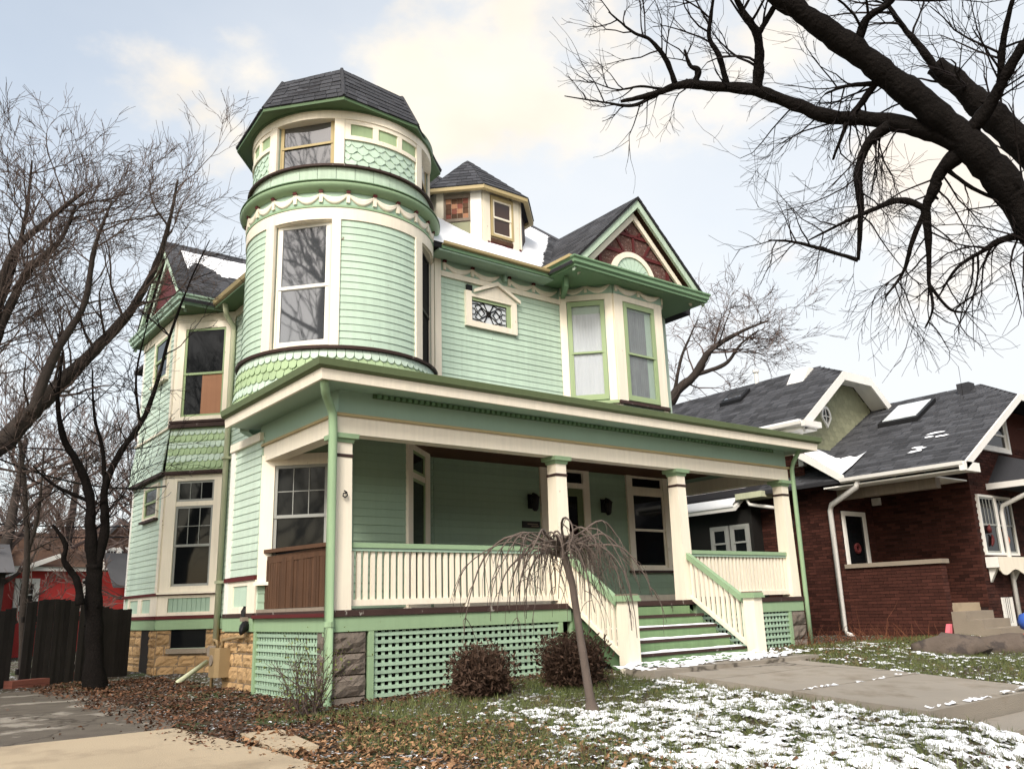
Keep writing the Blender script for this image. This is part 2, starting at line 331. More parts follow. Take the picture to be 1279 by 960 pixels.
# ------------------------------------------------------------------ ground
def gz(x, y):
    x = np.asarray(x, float); y = np.asarray(y, float)
    t = np.clip(-1.3-y, 0, 7)
    left = -1.05-.035*t; right = -.84-.066*t
    k = sst(x, -1, 5)
    z = left*(1-k)+right*k
    z = z - .55*sst(-y, 5.7, 7.6)*sst(x, -1.4, .8)
    return z
def hit(px, py):
    v = ray(px, py); t = 3.
    for i in range(4000):
        p = CAM+v*t
        if p[2] <= gz(p[0], p[1]): return p
        t += .01
    return p
def ground():
    def ax(a, b, st, lo, hi):
        f = np.arange(a, b+1e-6, st); e1 = a-np.geomspace(st*2, a-lo, 16)[::-1]; e2 = b+np.geomspace(st*2, hi-b, 16)
        return np.concatenate([e1, f, e2])
    xs = ax(-9, 22, .14, -300, 400); ys = ax(-8.5, 14, .14, -200, 500)
    X, Y = np.meshgrid(xs, ys); Z = gz(X, Y)+(fbm(X*1.7, Y*1.7)-.5)*.07+(fbm(X*9, Y*9, 2)-.5)*.025
    hard = (X < -1.7) & (Y < 5.5); Z = np.where(hard, gz(X, Y)-.03, Z)
    onwalk = (X > 3.4) & (X < 6.6) & (Y < -1.0); Z = np.where(onwalk, gz(X, Y)-.05-.75*(Y < -5.15), Z)
    nx, ny = len(xs), len(ys)
    me = bpy.data.meshes.new('ground')
    v = np.stack([X, Y, Z], -1).reshape(-1, 3)
    i = np.arange(nx*ny).reshape(ny, nx); f = np.stack([i[:-1,:-1], i[:-1,1:], i[1:,1:], i[1:,:-1]], -1).reshape(-1, 4)
    me.from_pydata(v.tolist(), [], f.tolist()); me.materials.append(M['soil']); me.polygons.foreach_set('use_smooth', [True]*len(f)); me.update()
    obj('ground', me, None, kind='structure')
ground()
def sheet(name, poly, mt, dz=.02, th=.12, nsub=1, kind='structure'):
    mb = MB(); pl = [(x, y, float(gz(x, y))+dz) for x, y in poly]
    mb.prism([(x, y, z-th) for x, y, z in pl], (0, 0, th)); return obj(name, mb, mt, kind=kind)
def hardscape():
    # tan concrete apron of the drive and old asphalt behind it
    b1 = hit(0, 936); b2 = hit(120, 924); b3 = hit(218, 913); b4 = hit(328, 939); b5 = hit(404, 962)
    ap = [b1-np.array([4,0,0]), b2, b3, b4, b5, b5+np.array([-.3,-4,0]), np.array([-9,-9,0])]
    sheet('driveway_apron', [(p[0], p[1]) for p in ap][::-1], 'concrete', .03, .25)
    a = [hit(112, 864), hit(150, 880), hit(190, 893), hit(216, 905)]
    pol = [(-14, 6.2), (a[0][0]-.3, 6.2)]+[(p[0], p[1]) for p in a]+[(b3[0]-.02, b3[1]+.03), (b2[0], b2[1]+.03), (b1[0]-4, b1[1]+.03)]
    sheet('alley_asphalt', pol[::-1], 'asphalt', .012, .2)
    c = [hit(300, 921), hit(352, 916), hit(398, 937), hit(345, 941)]
    mb = MB(); mb.prism([(p[0], p[1], p[2]-.06) for p in c][::-1], (0, 0, .10)); obj('broken_slab', mb, 'concrete', kind='structure')
    # front walk with its joints, then the step down to the pavement
    ys = [-1.55, -2.6, -3.7, -5.2]
    def slab(x0, x1, y0, y1, n):
        mb = MB(); g = .012
        p = [(x0, y1+g), (x1, y1+g), (x1, y0-g), (x0, y0-g)]
        mb.hexa([(x, y, float(gz(x, y))-.25) for x, y in p]+[(x, y, float(gz(5., y))+.035) for x, y in p]); obj('walkway', mb, 'walk', kind='structure')
    for i in range(3): slab(3.62, 6.3, ys[i], ys[i+1], i)
    z0 = float(gz(5., -5.2))+.035
    for i, (y0, y1, dz) in enumerate([(-5.22, -5.75, .17), (-5.77, -6.4, .34)]):
        mb = MB().bx(3.55, 6.4, y1, y0, z0-dz-.4, z0-dz); obj('walk_step', mb, 'walk', kind='structure')
    mb = MB().bx(-30, 60, -9.4, -7.7, -1.9, -1.42); obj('pavement', mb, 'concrete', kind='structure')
    mb = MB().bx(3.3, 6.75, -2.0, -1.5, -1.2, -.80); obj('walk_landing_edge', mb, 'walk', kind='structure')
hardscape()
# ------------------------------------------------------------------ the green house
H = thing('victorian_house', 'large mint green wooden house with a round corner tower and a cream railed front porch', 'house', (4.7, 6, -1.05))
def window(par, fr, u0, u1, z0, z1, cas=(.12,.12,.14,.08), cmat='cream', smat='white', panes=('dark','dark'), mid=.5, o=0., proud=.06,
           muntin=None, transom=None, curtain=None, sw=.045, sill=True, name='window', lowmuntin=None):
    l, r, t, b = cas
    mb = MB()
    if l: mb.fb(fr, u0-l, u0, z0-b, z1+t, o-.02, o+proud)
    if r: mb.fb(fr, u1, u1+r, z0-b, z1+t, o-.02, o+proud)
    if t: mb.fb(fr, u0, u1, z1, z1+t, o-.02, o+proud-.003)
    if b: mb.fb(fr, u0, u1, z0-b, z0, o-.02, o+proud-.003)
    w = obj(name, mb, cmat, par)
    if sill and b: obj('sill', MB().fb(fr, u0-l-.03, u1+r+.03, z0-b-.045, z0-b, o-.02, o+proud+.05), 'darktrim' if sill == 'dark' else cmat, w)
    def sash(a, c, zz0, zz1, off, pm, mun=None):
        mb = MB(); s = sw
        mb.fb(fr, a, a+s, zz0, zz1, o-.01, o+off+.018).fb(fr, c-s, c, zz0, zz1, o-.01, o+off+.018)
        mb.fb(fr, a+s, c-s, zz0, zz0+s, o-.01, o+off+.016).fb(fr, a+s, c-s, zz1-s, zz1, o-.01, o+off+.016)
        obj('sash', mb, smat, w)
        mb = MB().fb(fr, a+s, c-s, zz0+s, zz1-s, o+off-.006, o+off); obj('pane', mb, pm, w)
        if mun:
            nx, ny = mun
            for i in range(1, nx): uu = a+s+(c-a-2*s)*i/nx; obj('muntin', MB().fb(fr, uu-.006, uu+.006, zz0+s, zz1-s, o+off, o+off+.013), smat, w)
            for i in range(1, ny): q = zz0+s+(zz1-zz0-2*s)*i/ny; obj('muntin', MB().fb(fr, a+s, c-s, q-.006, q+.006, o+off, o+off+.011), smat, w)
    top = z1
    if transom:
        obj('transom_bar', MB().fb(fr, u0, u1, transom, transom+.09, o-.02, o+proud-.012), cmat, w)
        sash(u0, u1, transom+.09, z1, .015, panes[0], (3,1) if muntin else None); top = transom
    zm = z0+(top-z0)*mid
    sash(u0, u1, zm-.02, top, .022, panes[0], muntin)
    sash(u0, u1, z0, zm+.02, .010, panes[1], lowmuntin)
    if curtain:
        mb = MB(); n = 40; pts = []
        for i in range(n+1):
            f = i/n; pts.append((u0+.04+(u1-u0-.08-curtain[2])*f, .002+.006*math.sin(f*61)+.003*math.sin(f*23)))
        rings = [[fr.pt(u, z, o-.012+d*.5) for u, d in pts] for z in (z0+.02, z1-curtain[1])]
        mb.loft(rings, closed=False); obj('curtain', mb, curtain[0], w, smooth=True)
    return w
def clap(fr, u0, u1, z0, z1, mt='mint', holes=(), ex=.115, o=0., seg=1, par=None, skew=0):
    n = max(1, round((z1-z0)/ex)); ex = (z1-z0)/n
    for i in range(n):
        a = z0+i*ex; b = a+ex; iv = [(u0, u1)]
        for h0, h1, hz0, hz1 in holes:
            if a+ex*.5 > hz0 and a+ex*.5 < hz1:
                nv = []
                for p, q in iv:
                    if h0 > p: nv.append((p, min(q, h0)))
                    if h1 < q: nv.append((max(p, h1), q))
                iv = [(p, q) for p, q in nv if q-p > 1e-3]
        for p, q in iv:
            mb = MB(); k = seg if seg > 1 else 1
            us = [p+(q-p)*j/k for j in range(k+1)]; j1 = random.uniform(-.0015, .0015)
            rings = []
            for u in us:
                rings.append([fr.pt(u, a+.001, o-.004), fr.pt(u, a+.001, o+.018+j1), fr.pt(u, b+.006, o+.006), fr.pt(u, b+.006, o-.004)])
            mb.loft(rings, cap=True); piece('clapboard', par or H, mb, mt)
def fish(fr, u0, u1, z0, z1, rows, mats, wpc, o=0., flare=0., par=None, shape='round', scale_u=1.):
    # courses of shaped shingles; wpc = width of a shingle in u units
    h = (z1-z0)/rows
    for r in range(rows):
        a = z0+r*h; mt = mats[r % len(mats)]; off = .5*wpc if r % 2 else 0.
        k0 = math.floor((u0-off)/wpc); k1 = math.ceil((u1-off)/wpc)
        for k in range(k0, k1):
            p = max(u0, k*wpc+off); q = min(u1, (k+1)*wpc+off)
            if q-p < wpc*.25: continue
            g = wpc*.03; p += g; q -= g; c = (p+q)/2; hw = (q-p)/2
            lift = random.uniform(0, .006); fo = lambda z: o+flare*(z1-z)/(z1-z0)
            zb = a-.012+random.uniform(-.004, .004); zt = a+h*1.05
            if shape == 'round': prof = [(-1, .42), (-.82, .17), (-.5, .05), (0, 0), (.5, .05), (.82, .17), (1, .42)]
            elif shape == 'hex': prof = [(-1, .52), (-.32, 0.02), (.32, 0.02), (1, .52)]
            else: prof = [(-1, 0), (1, 0)]
            low = [(c+hw*x, zb+h*y) for x, y in prof]
            poly = low+[(q, zt), (p, zt)]
            mb = MB(); n = len(poly)
            fv = [fr.pt(u, z, fo(z)+((.011 if shape == 'hex' else .020)+lift if z < a+h*.6 else .004)) for u, z in poly]
            bv = [fr.pt(u, z, fo(z)-.008) for u, z in poly]
            mb.add(fv+bv, [tuple(range(n))]+[(i, i+n, (i+1) % n+n, (i+1) % n) for i in range(n)])
            piece('scalloped_shingle', par or H, mb, mt)
def stones(fr, u0, u1, z0, z1, mt='lime', holes=(), rh=.17, name='stone_block', par=None):
    mo = MB(); cuts = sorted(set([u0,u1]+[t for h in holes for t in h[:2]]))
    for p, q in zip(cuts[:-1], cuts[1:]):
        hh = [h for h in holes if h[0] <= p and h[1] >= q]
        mo.fb(fr, p, q, z0, hh[0][2] if hh else z1, -.01, .006)
    obj('mortar_bed', mo, 'mortar', par or H, kind='stuff')
    z = z0
    while z < z1-.03:
        h = min(rh*random.uniform(.75, 1.25), z1-z)
        if z1-(z+h) < .07: h = z1-z
        u = u0-random.uniform(0, .2)
        while u < u1-.02:
            w = random.uniform(.22, .52); a, b = max(u, u0), min(u+w, u1)
            if u1-b < .08: b = u1
            u = b if b == u1 else u+w
            iv = [(a, b)]
            for h0, h1, q0, q1 in holes:
                if z+h*.5 > q0 and z+h*.5 < q1:
                    nv = []
                    for p, q in iv:
                        if h0 > p: nv.append((p, min(q, h0)))
                        if h1 < q: nv.append((max(p, h1), q))
                    iv = nv
            for p, q in iv:
                if q-p < .05: continue
                rock(fr, p+.007, q-.007, z+.007, z+h-.007, mt, name, par or H, .035)
        z += h
def rock(fr, a, b, z0, z1, mt, name, par, amp):
    nx, nz = 5, 4; mb = MB(); vs = []
    for j in range(nz+1):
        for i in range(nx+1):
            e = i in (0, nx) or j in (0, nz)
            vs.append(fr.pt(a+(b-a)*i/nx+(0 if e else random.uniform(-.2, .2)*(b-a)/nx), z0+(z1-z0)*j/nz, random.uniform(.0, .012) if e else amp*random.uniform(.35, 1.1)))
    k = nx+1; fs = [(j*k+i, j*k+i+1, (j+1)*k+i+1, (j+1)*k+i) for j in range(nz) for i in range(nx)]
    n = len(vs); bk = [fr.pt(a, z0, -.06), fr.pt(b, z0, -.06), fr.pt(b, z1, -.06), fr.pt(a, z1, -.06)]; vs += bk
    bot = [i for i in range(k)]; top = [nz*k+i for i in range(k)]; lf = [j*k for j in range(nz+1)]; rt = [j*k+nx for j in range(nz+1)]
    fs += [tuple(bot[::-1]+[n, n+1]), tuple(top+[n+2, n+3]), tuple(lf+[n+3, n]), tuple(rt[::-1]+[n+1, n+2])]
    mb.add(vs, fs); piece(name, par, mb, mt)
def swag(fr, u0, u1, zt, h, o=0., knob=True, drop=True, par=None):
    mb = MB(); n = 12; rows = []
    for i in range(n+1):
        f = i/n; u = u0+(u1-u0)*f; c = 1-(2*f-1)**2
        top = zt-.02-c*h*.38; bot = zt-.055-c*h*.82
        rows.append([fr.pt(u, top+.004, o), fr.pt(u, top, o+.016), fr.pt(u, top*.68+bot*.32, o+.03), fr.pt(u, top*.5+bot*.5, o+.018), fr.pt(u, top*.3+bot*.7, o+.034), fr.pt(u, bot, o+.014), fr.pt(u, bot-.004, o)])
    mb.loft(rows, closed=False); s = obj('swag', mb, 'cream', par or H, smooth=True)
    us = .018 if fr.L else .018/ (fr.r*math.pi/180)
    if drop: obj('swag_drop', MB().fb(fr, u0-us*1.6, u0+us*1.6, zt-h*.95, zt-.03, o, o+.03), 'cream', s)
    if knob: obj('swag_knob', MB().fb(fr, u0-us*1.7, u0+us*1.7, zt-.03, zt+.03, o, o+.05), 'maroon', s)
def ring(c, prof, a0, a1, n, closed=False):   # sweep of a (radius, z) section round c
    mb = MB(); rr = []
    for i in range(n+1):
        a = R_(a0+(a1-a0)*i/n); rr.append([(c[0]+r*math.cos(a), c[1]+r*math.sin(a), z) for r, z in prof])
    return mb.loft(rr, closed=closed)
def arc(c, a0, a1, z0, z1, ri, ro, step=4):
    n = max(2, int(abs(a1-a0)/step)); mb = MB()
    rr = [[(c[0]+r*math.cos(R_(a)), c[1]+r*math.sin(R_(a)), z) for r, z in ((ri,z0),(ro,z0),(ro,z1),(ri,z1))] for a in [a0+(a1-a0)*i/n for i in range(n+1)]]
    return mb.loft(rr, cap=True)
# ---- frames of the walls
FF = Fr((0, 2.5), (9.1, 2.5))                      # front wall, u = x
OW, OSW, OS, OSE = Fr((0,3.66),(0,2.44)), Fr((0,2.44),(.93,1.5)), Fr((.93,1.5),(1.87,1.5)), Fr((1.87,1.5),(2.97,2.5))
LW = Fr((1.1,13.),(1.1,3.0))                       # left wall, u = 13 - y
B1, B0, B9 = Fr((.2,7.97),(1.1,7.07)), Fr((.2,10.5),(.2,7.97)), Fr((1.1,11.4),(.2,10.5))
PB1, PB2, PB3 = Fr((6.02,2.5),(6.76,1.75)), Fr((6.76,1.75),(8.12,1.75)), Fr((8.12,1.75),(8.86,2.5))
TC = (1.49, 3.06)
Z0 = -1.35
def walls():
    obj('wall', MB().fb(FF, 2.97, 9.1, Z0, 6.2, -.2, 0), 'mint', H)
    obj('wall', MB().bx(8.9, 9.097, 2.72, 13, Z0, 6.2), 'mint', H)
    obj('wall', MB().fb(LW, 0, 10.0, Z0, 6.2, -.2, 0), 'mint', H)
    obj('wall', MB().bx(1.32, 8.88, 12.8, 13, Z0, 6.2), 'mint', H)
    poly = [OW.pt(0,Z0), OW.pt(OW.L,Z0), OS.pt(0,Z0), OS.pt(OS.L,Z0), OSE.pt(OSE.L,Z0), np.array([2.9,3.6,Z0]), np.array([1.2,3.66,Z0])]
    obj('tower_base_wall', MB().prism(poly[::1], (0,0,3.9)), 'mint', H)
    poly = [B0.pt(0,Z0), B1.pt(0,Z0), B1.pt(B1.L,Z0), np.array([1.1,11.4,Z0])]
    obj('bay_wall', MB().prism(poly, (0,0,7.5)), 'mint', H)
    poly = [PB1.pt(0,2.9), PB2.pt(0,2.9), PB2.pt(PB2.L,2.9), PB3.pt(PB3.L,2.9)]
    obj('bay_wall', MB().prism(poly, (0,0,3.35)), 'mint', H)
walls()
# ---- front wall, upper storey
def front_upper():
    clap(FF, 3.17, 6.0, 3.0, 5.83, holes=[(3.69, 4.87, 4.98, 5.83)])
    clap(FF, 8.88, 9.02, 3.0, 5.9, mt='mint_pale')
    obj('corner_board', MB().fb(FF, 3.03, 3.165, 2.95, 6.2, 0, .045), 'cream', H)
    obj('corner_board', MB().fb(FF, 9.0, 9.1, 2.95, 6.1, 0, .04), 'mint_pale', H)
    obj('frieze_band', MB().fb(FF, 3.166, 6.04, 5.83, 5.93, 0, .05), 'cream', H)
    fz = MB().fb(FF, 3.166, 6.04, 5.93, 6.139, 0, .03); obj('frieze', fz, 'sage', H)
    for i in range(2): swag(FF, 3.24+.62*i, 3.24+.62*(i+1), 6.125, .18, .03)
    for i in range(2): swag(FF, 4.72+.6*i, 4.72+.6*(i+1), 6.125, .18, .03)
    obj('bracket', MB().fb(FF, 4.56, 4.62, 6.0, 6.135, .03, .12), 'sage', H)
    # soffit, fascia and gutter of the main eave
    obj('soffit', MB().fb(FF, 2.9, 5.55, 6.14, 6.172, .031, .40), 'sage', H); obj('crown_moulding', MB().fb(FF, 2.95, 5.53, 6.173, 6.235, .36, .425), 'cornice', H)
    g = MB(); pr = [(.40,6.238),(.45,6.238),(.48,6.255),(.49,6.30),(.47,6.30),(.46,6.262),(.40,6.25)]
    g.loft([[FF.pt(u, z, o) for o, z in pr] for u in (2.95, 5.52)], cap=True); obj('gutter', g, 'sash_tan', H)
    # little window with its own pediment and leaded pane
    u0, u1, z0, z1 = 3.82, 4.64, 5.11, 5.50
    mb = MB().fb(FF, 3.69, u0-.0, 4.98, 5.66, 0, .07).fb(FF, 4.74, 4.87, 4.98, 5.62, 0, .07).fb(FF, u0, 4.74, 4.98, 5.09, 0, .068).fb(FF, u0, 4.74, 5.56, 5.62, 0, .068)
    mb.prism([FF.pt(3.9,5.621,.0), FF.pt(4.87,5.621,.0), FF.pt(4.40,5.86,.0)], (0,-.07,0))
    w = obj('window', mb, 'cream', H)
    rk = MB(); rk.prism([FF.pt(3.86,5.64,.07), FF.pt(3.86,5.70,.07), FF.pt(4.39,5.95,.07), FF.pt(4.40,5.87,.07)], (0,-.05,0)); rk.prism([FF.pt(4.40,5.87,.07), FF.pt(4.39,5.95,.07), FF.pt(4.93,5.67,.07), FF.pt(4.93,5.61,.07)], (0,-.05,0))
    obj('pediment_moulding', rk, 'cream', w)
    obj('frame', MB().fb(FF, u0, 4.74, 5.50, 5.56, 0, .04).fb(FF, 4.64, 4.74, 5.09, 5.50, 0, .04), 'sash_green', w)
    obj('pane', MB().fb(FF, u0, u1, 5.09, z1, 0, .012), 'skyglass', w)
    obj('vent_hole', MB().fb(FF, 3.73, 3.85, 5.68, 5.78, 0, .05), 'black', w)
    t = MB(); o = .02; cu, cz = (u0+u1)/2, (5.09+z1)/2; hw, hh = (u1-u0)/2, (z1-5.09)/2
    def q(x, y): return FF.pt(cu+x*hw, cz+y*hh, o)
    def ln(*pts, r=.011): t.tube([q(*p) for p in pts], r, 4)
    ln((-1,-1),(1,-1),(1,1),(-1,1),(-1,-1), r=.016)
    for s in (-1, 1):
        ln((s*.42,.42),(s*.62,0),(s*.42,-.42),(s*.22,0),(s*.42,.42), r=.014)
        ln((s*.95,.7),(s*.6,.8),(s*.1,.15),(0,0)); ln((s*.95,-.7),(s*.6,-.8),(s*.1,-.15),(0,0))
        ln((s*.25,.95),(s*.75,.55),(s*.62,.05)); ln((s*.25,-.95),(s*.75,-.55),(s*.62,-.05))
        ln((s*.95,.25),(s*.78,.3),(s*.72,.05),(s*.62,0)); ln((s*.95,-.25),(s*.78,-.3),(s*.72,-.05))
        ln((s*.1,.2),(s*.25,.9)); ln((s*.1,-.2),(s*.25,-.9))
    ln((-.3,.95),(.3,-.95)); ln((.3,.95),(-.3,-.95)); ln((-.12,0),(0,.25),(.12,0),(0,-.25),(-.12,0), r=.016)
    obj('leading', t, 'lead', w)
front_upper()
# ---- upper bay under the front gable
def front_bay():
    for fr, a, b in ((PB1, .17, .87), (PB2, .27, 1.12), (PB3, .14, .92)):
        obj('bay_pilaster', MB().fb(fr, 0, a-.03, 3.78, 6.0, 0, .05), 'cream', H)
        obj('bay_pilaster', MB().fb(fr, b+.03, fr.L, 3.78, 6.0, 0, .05), 'cream', H)
        obj('bay_header', MB().fb(fr, a-.03, b+.03, 5.88, 6.0, 0, .048), 'cream', H)
        cur = ('curtain', .20, 0.) if fr is PB1 else ('curtain_dim', .08, .16)
        window(H, fr, a+.03, b-.03, 3.90, 5.80, (.045,.045,.06,.07), 'sash_green', 'sash_green', ('clear','clear'), .47, .02, .04, sw=.038, curtain=cur, sill=False)
        obj('bay_sill', MB().fb(fr, -.02, fr.L+.02, 3.74, 3.80, 0, .09), 'darktrim' if fr is PB2 else 'sash_green', H)
        clap(fr, .1, fr.L-.1, 2.98, 3.74, mt='mint_pale', ex=.25)
        obj('bay_pilaster', MB().fb(fr, 0, .1, 2.95, 3.74, 0, .04), 'cream_worn', H); obj('bay_pilaster', MB().fb(fr, fr.L-.1, fr.L, 2.95, 3.74, 0, .04), 'cream_worn', H)
        obj('frieze', MB().fb(fr, -.01, fr.L+.01, 6.0, 6.24, 0, .06), 'sage', H)
        n = 2
        for i in range(n): swag(fr, .05+(fr.L-.08)*i/n, .05+(fr.L-.08)*(i+1)/n, 6.22, .19, .06)
front_bay()
# ---- front gable
def gable():
    cx, y0, hw, ze, za = 7.33, 1.40, 1.84, 6.32, 8.10
    sl = (za-ze)/hw
    def at(x, y, z): return np.array([x, y, z])
    # cornice box with soffit, then the triangle above
    mb = MB(); prof = [(0,6.17),(.05,6.17),(.05,6.21),(.09,6.24),(.09,6.30),(.12,6.33),(.12,6.36),(0,6.36)]
    path = [(cx-hw, 2.6), (cx-hw, y0), (cx+hw, y0), (cx+hw, 2.6)]
    rings = []
    for i, (x, y) in enumerate(path):
        dx = -1 if i < 2 else 1; dy = -1 if i in (1, 2) else 0
        rings.append([(x+dx*o, y+dy*o, z) for o, z in prof])
    mb.loft(rings, cap=True); obj('cornice', mb, 'cornice', H)
    obj('soffit', MB().bx(cx-hw, cx+hw, y0, 2.48, 6.165, 6.19), 'cornice', H)
    br = MB().prism([at(6.02,2.46,5.95), at(6.12,2.46,5.95), at(6.12,2.46,6.16), at(6.02,2.46,6.16)], (-.42,-.62,.0)); obj('bracket', br, 'cornice', H)
    # tympanum
    tri = [at(cx-hw+.12, 1.62, 6.36), at(cx+hw-.12, 1.62, 6.36), at(cx, 1.62, 6.36+(hw-.12)*sl)]
    obj('gable_wall', MB().prism(tri, (0,.12,0)), 'pebble', H)
    f = Fr((0,1.62),(10,1.62))
    def strip(x0, z0, x1, z1, w=.05):
        d = np.array([x1-x0, z1-z0]); d /= np.linalg.norm(d); n = np.array([-d[1], d[0]])*w/2
        obj('gable_strip', MB().prism([f.pt(x0-n[0],z0-n[1]), f.pt(x1-n[0],z1-n[1]), f.pt(x1+n[0],z1+n[1]), f.pt(x0+n[0],z0+n[1])], (0,-.03,0)), 'maroon', H)
    strip(cx-.62,7.32,cx+.62,7.32,.07); strip(cx-1.05,6.90,cx+1.05,6.90,.07); strip(cx,6.92,cx,7.30)
    for s in (-1, 1):
        strip(cx+s*.55,7.30,cx+s*.30,6.93); strip(cx+s*1.0,6.88,cx+s*.95,6.38,.08); strip(cx+s*1.35,6.62,cx+s*1.2,6.38); strip(cx+s*.30,7.5,cx+s*.12,7.34)
    # half round fan
    mb = MB(); c = (cx-.08, 6.36); n = 24
    for ra, rb, d, mt in ((.50,.62,.06,'cream'),):
        rr = [[f.pt(c[0]+r*math.cos(a), c[1]+r*.92*math.sin(a), o) for r, o in ((ra,0),(ra,d),(rb,d),(rb,0))] for a in [math.pi*i/n for i in range(n+1)]]
        obj('fan_surround', MB().loft(rr, cap=True), mt, H)
    for i in range(11):
        a0, a1 = math.pi*i/11, math.pi*(i+1)/11; g = .012
        po = [f.pt(c[0]+r*math.cos(a), c[1]+r*.92*math.sin(a), .012) for r, a in ((.06,a0+g),(.495,a0+g),(.495,a1-g),(.06,a1-g))]
        obj('fan_rib', MB().prism(po, (0,-.022,0)), 'mint', H)
    obj('fan_boss', MB().fb(f, c[0]-.06, c[0]+.06, 6.361, 6.42, 0, .045), 'maroon', H)
    # rakes: outer green board, brown soffit, inner cream board
    for s in (-1, 1):
        e = np.array([s, 0, 0])
        def rk(name, off0, off1, y, d, mt, low):
            # boards parallel to the slope, off = distance below the roof surface (vertical)
            p = [at(cx, y, za-off0), at(cx, y, za-off1), at(cx+s*(hw+low), y, ze-off1-low*sl), at(cx+s*(hw+low), y, ze-off0-low*sl)]
            p = [p[i] for i in ((0,1,2,3) if s < 0 else (3,2,1,0))]
            obj(name, MB().prism(p, (0,d,0)), mt, H)
        rk('rake_board', 0.005, .20, y0, .06, 'mint_worn', .02)
        rk('rake_soffit', .10, .13, y0+.06, .24, 'brownwood', -.06)
        rk('inner_rake_board', .27, .42, 1.54, .05, 'cream', -.22)
    # roof slopes
    for s in (-1, 1):
        o = [at(cx, y0-.03, za+.03), at(cx, 4.3, za+.03), at(cx+s*(hw+.1), 4.3, ze+.03-.1*sl), at(cx+s*(hw+.1), y0-.03, ze+.03-.1*sl)]
        obj('gable_roof', MB().prism(o if s > 0 else o[::-1], (0,0,-.05)), 'roofcore', H)
    # shingle courses on the left slope (the one in view) and the right
    for s in (-1, 1):
        mb = MB(); n = 17; L = math.hypot(hw+.1, (hw+.1)*sl)
        for r in range(n):
            f0, f1 = r/n, (r+1.25)/n; y = y0-.04-random.uniform(0,.3)
            while y < 4.25:
                w = .3; a, b = max(y, y0-.04), min(y+w, 4.3); y += w
                if b-a < .02: continue
                lift = .038+random.uniform(0,.006)
                def pp(ff, yy, l): x = (hw+.1)*(1-min(ff, 1.)); return at(cx+s*x, yy, za-x*sl+.0+l)
                mb.add([pp(f0,a+.004,lift+.012), pp(f0,b-.004,lift+.012), pp(f1,b-.004,lift-.002), pp(f1,a+.004,lift-.002), pp(f0,a+.004,lift-.01), pp(f0,b-.004,lift-.01)],
                       [(0,1,2,3) if s > 0 else (3,2,1,0), (4,5,1,0) if s > 0 else (0,1,5,4)])
        obj('shingle_courses', mb, 'shingle_i', H, kind='stuff')
    obj('eave_edge', MB().bx(cx-hw-.14, cx-hw-.02, y0, 2.2, 6.34, 6.40), 'sash_tan', H)
gable()
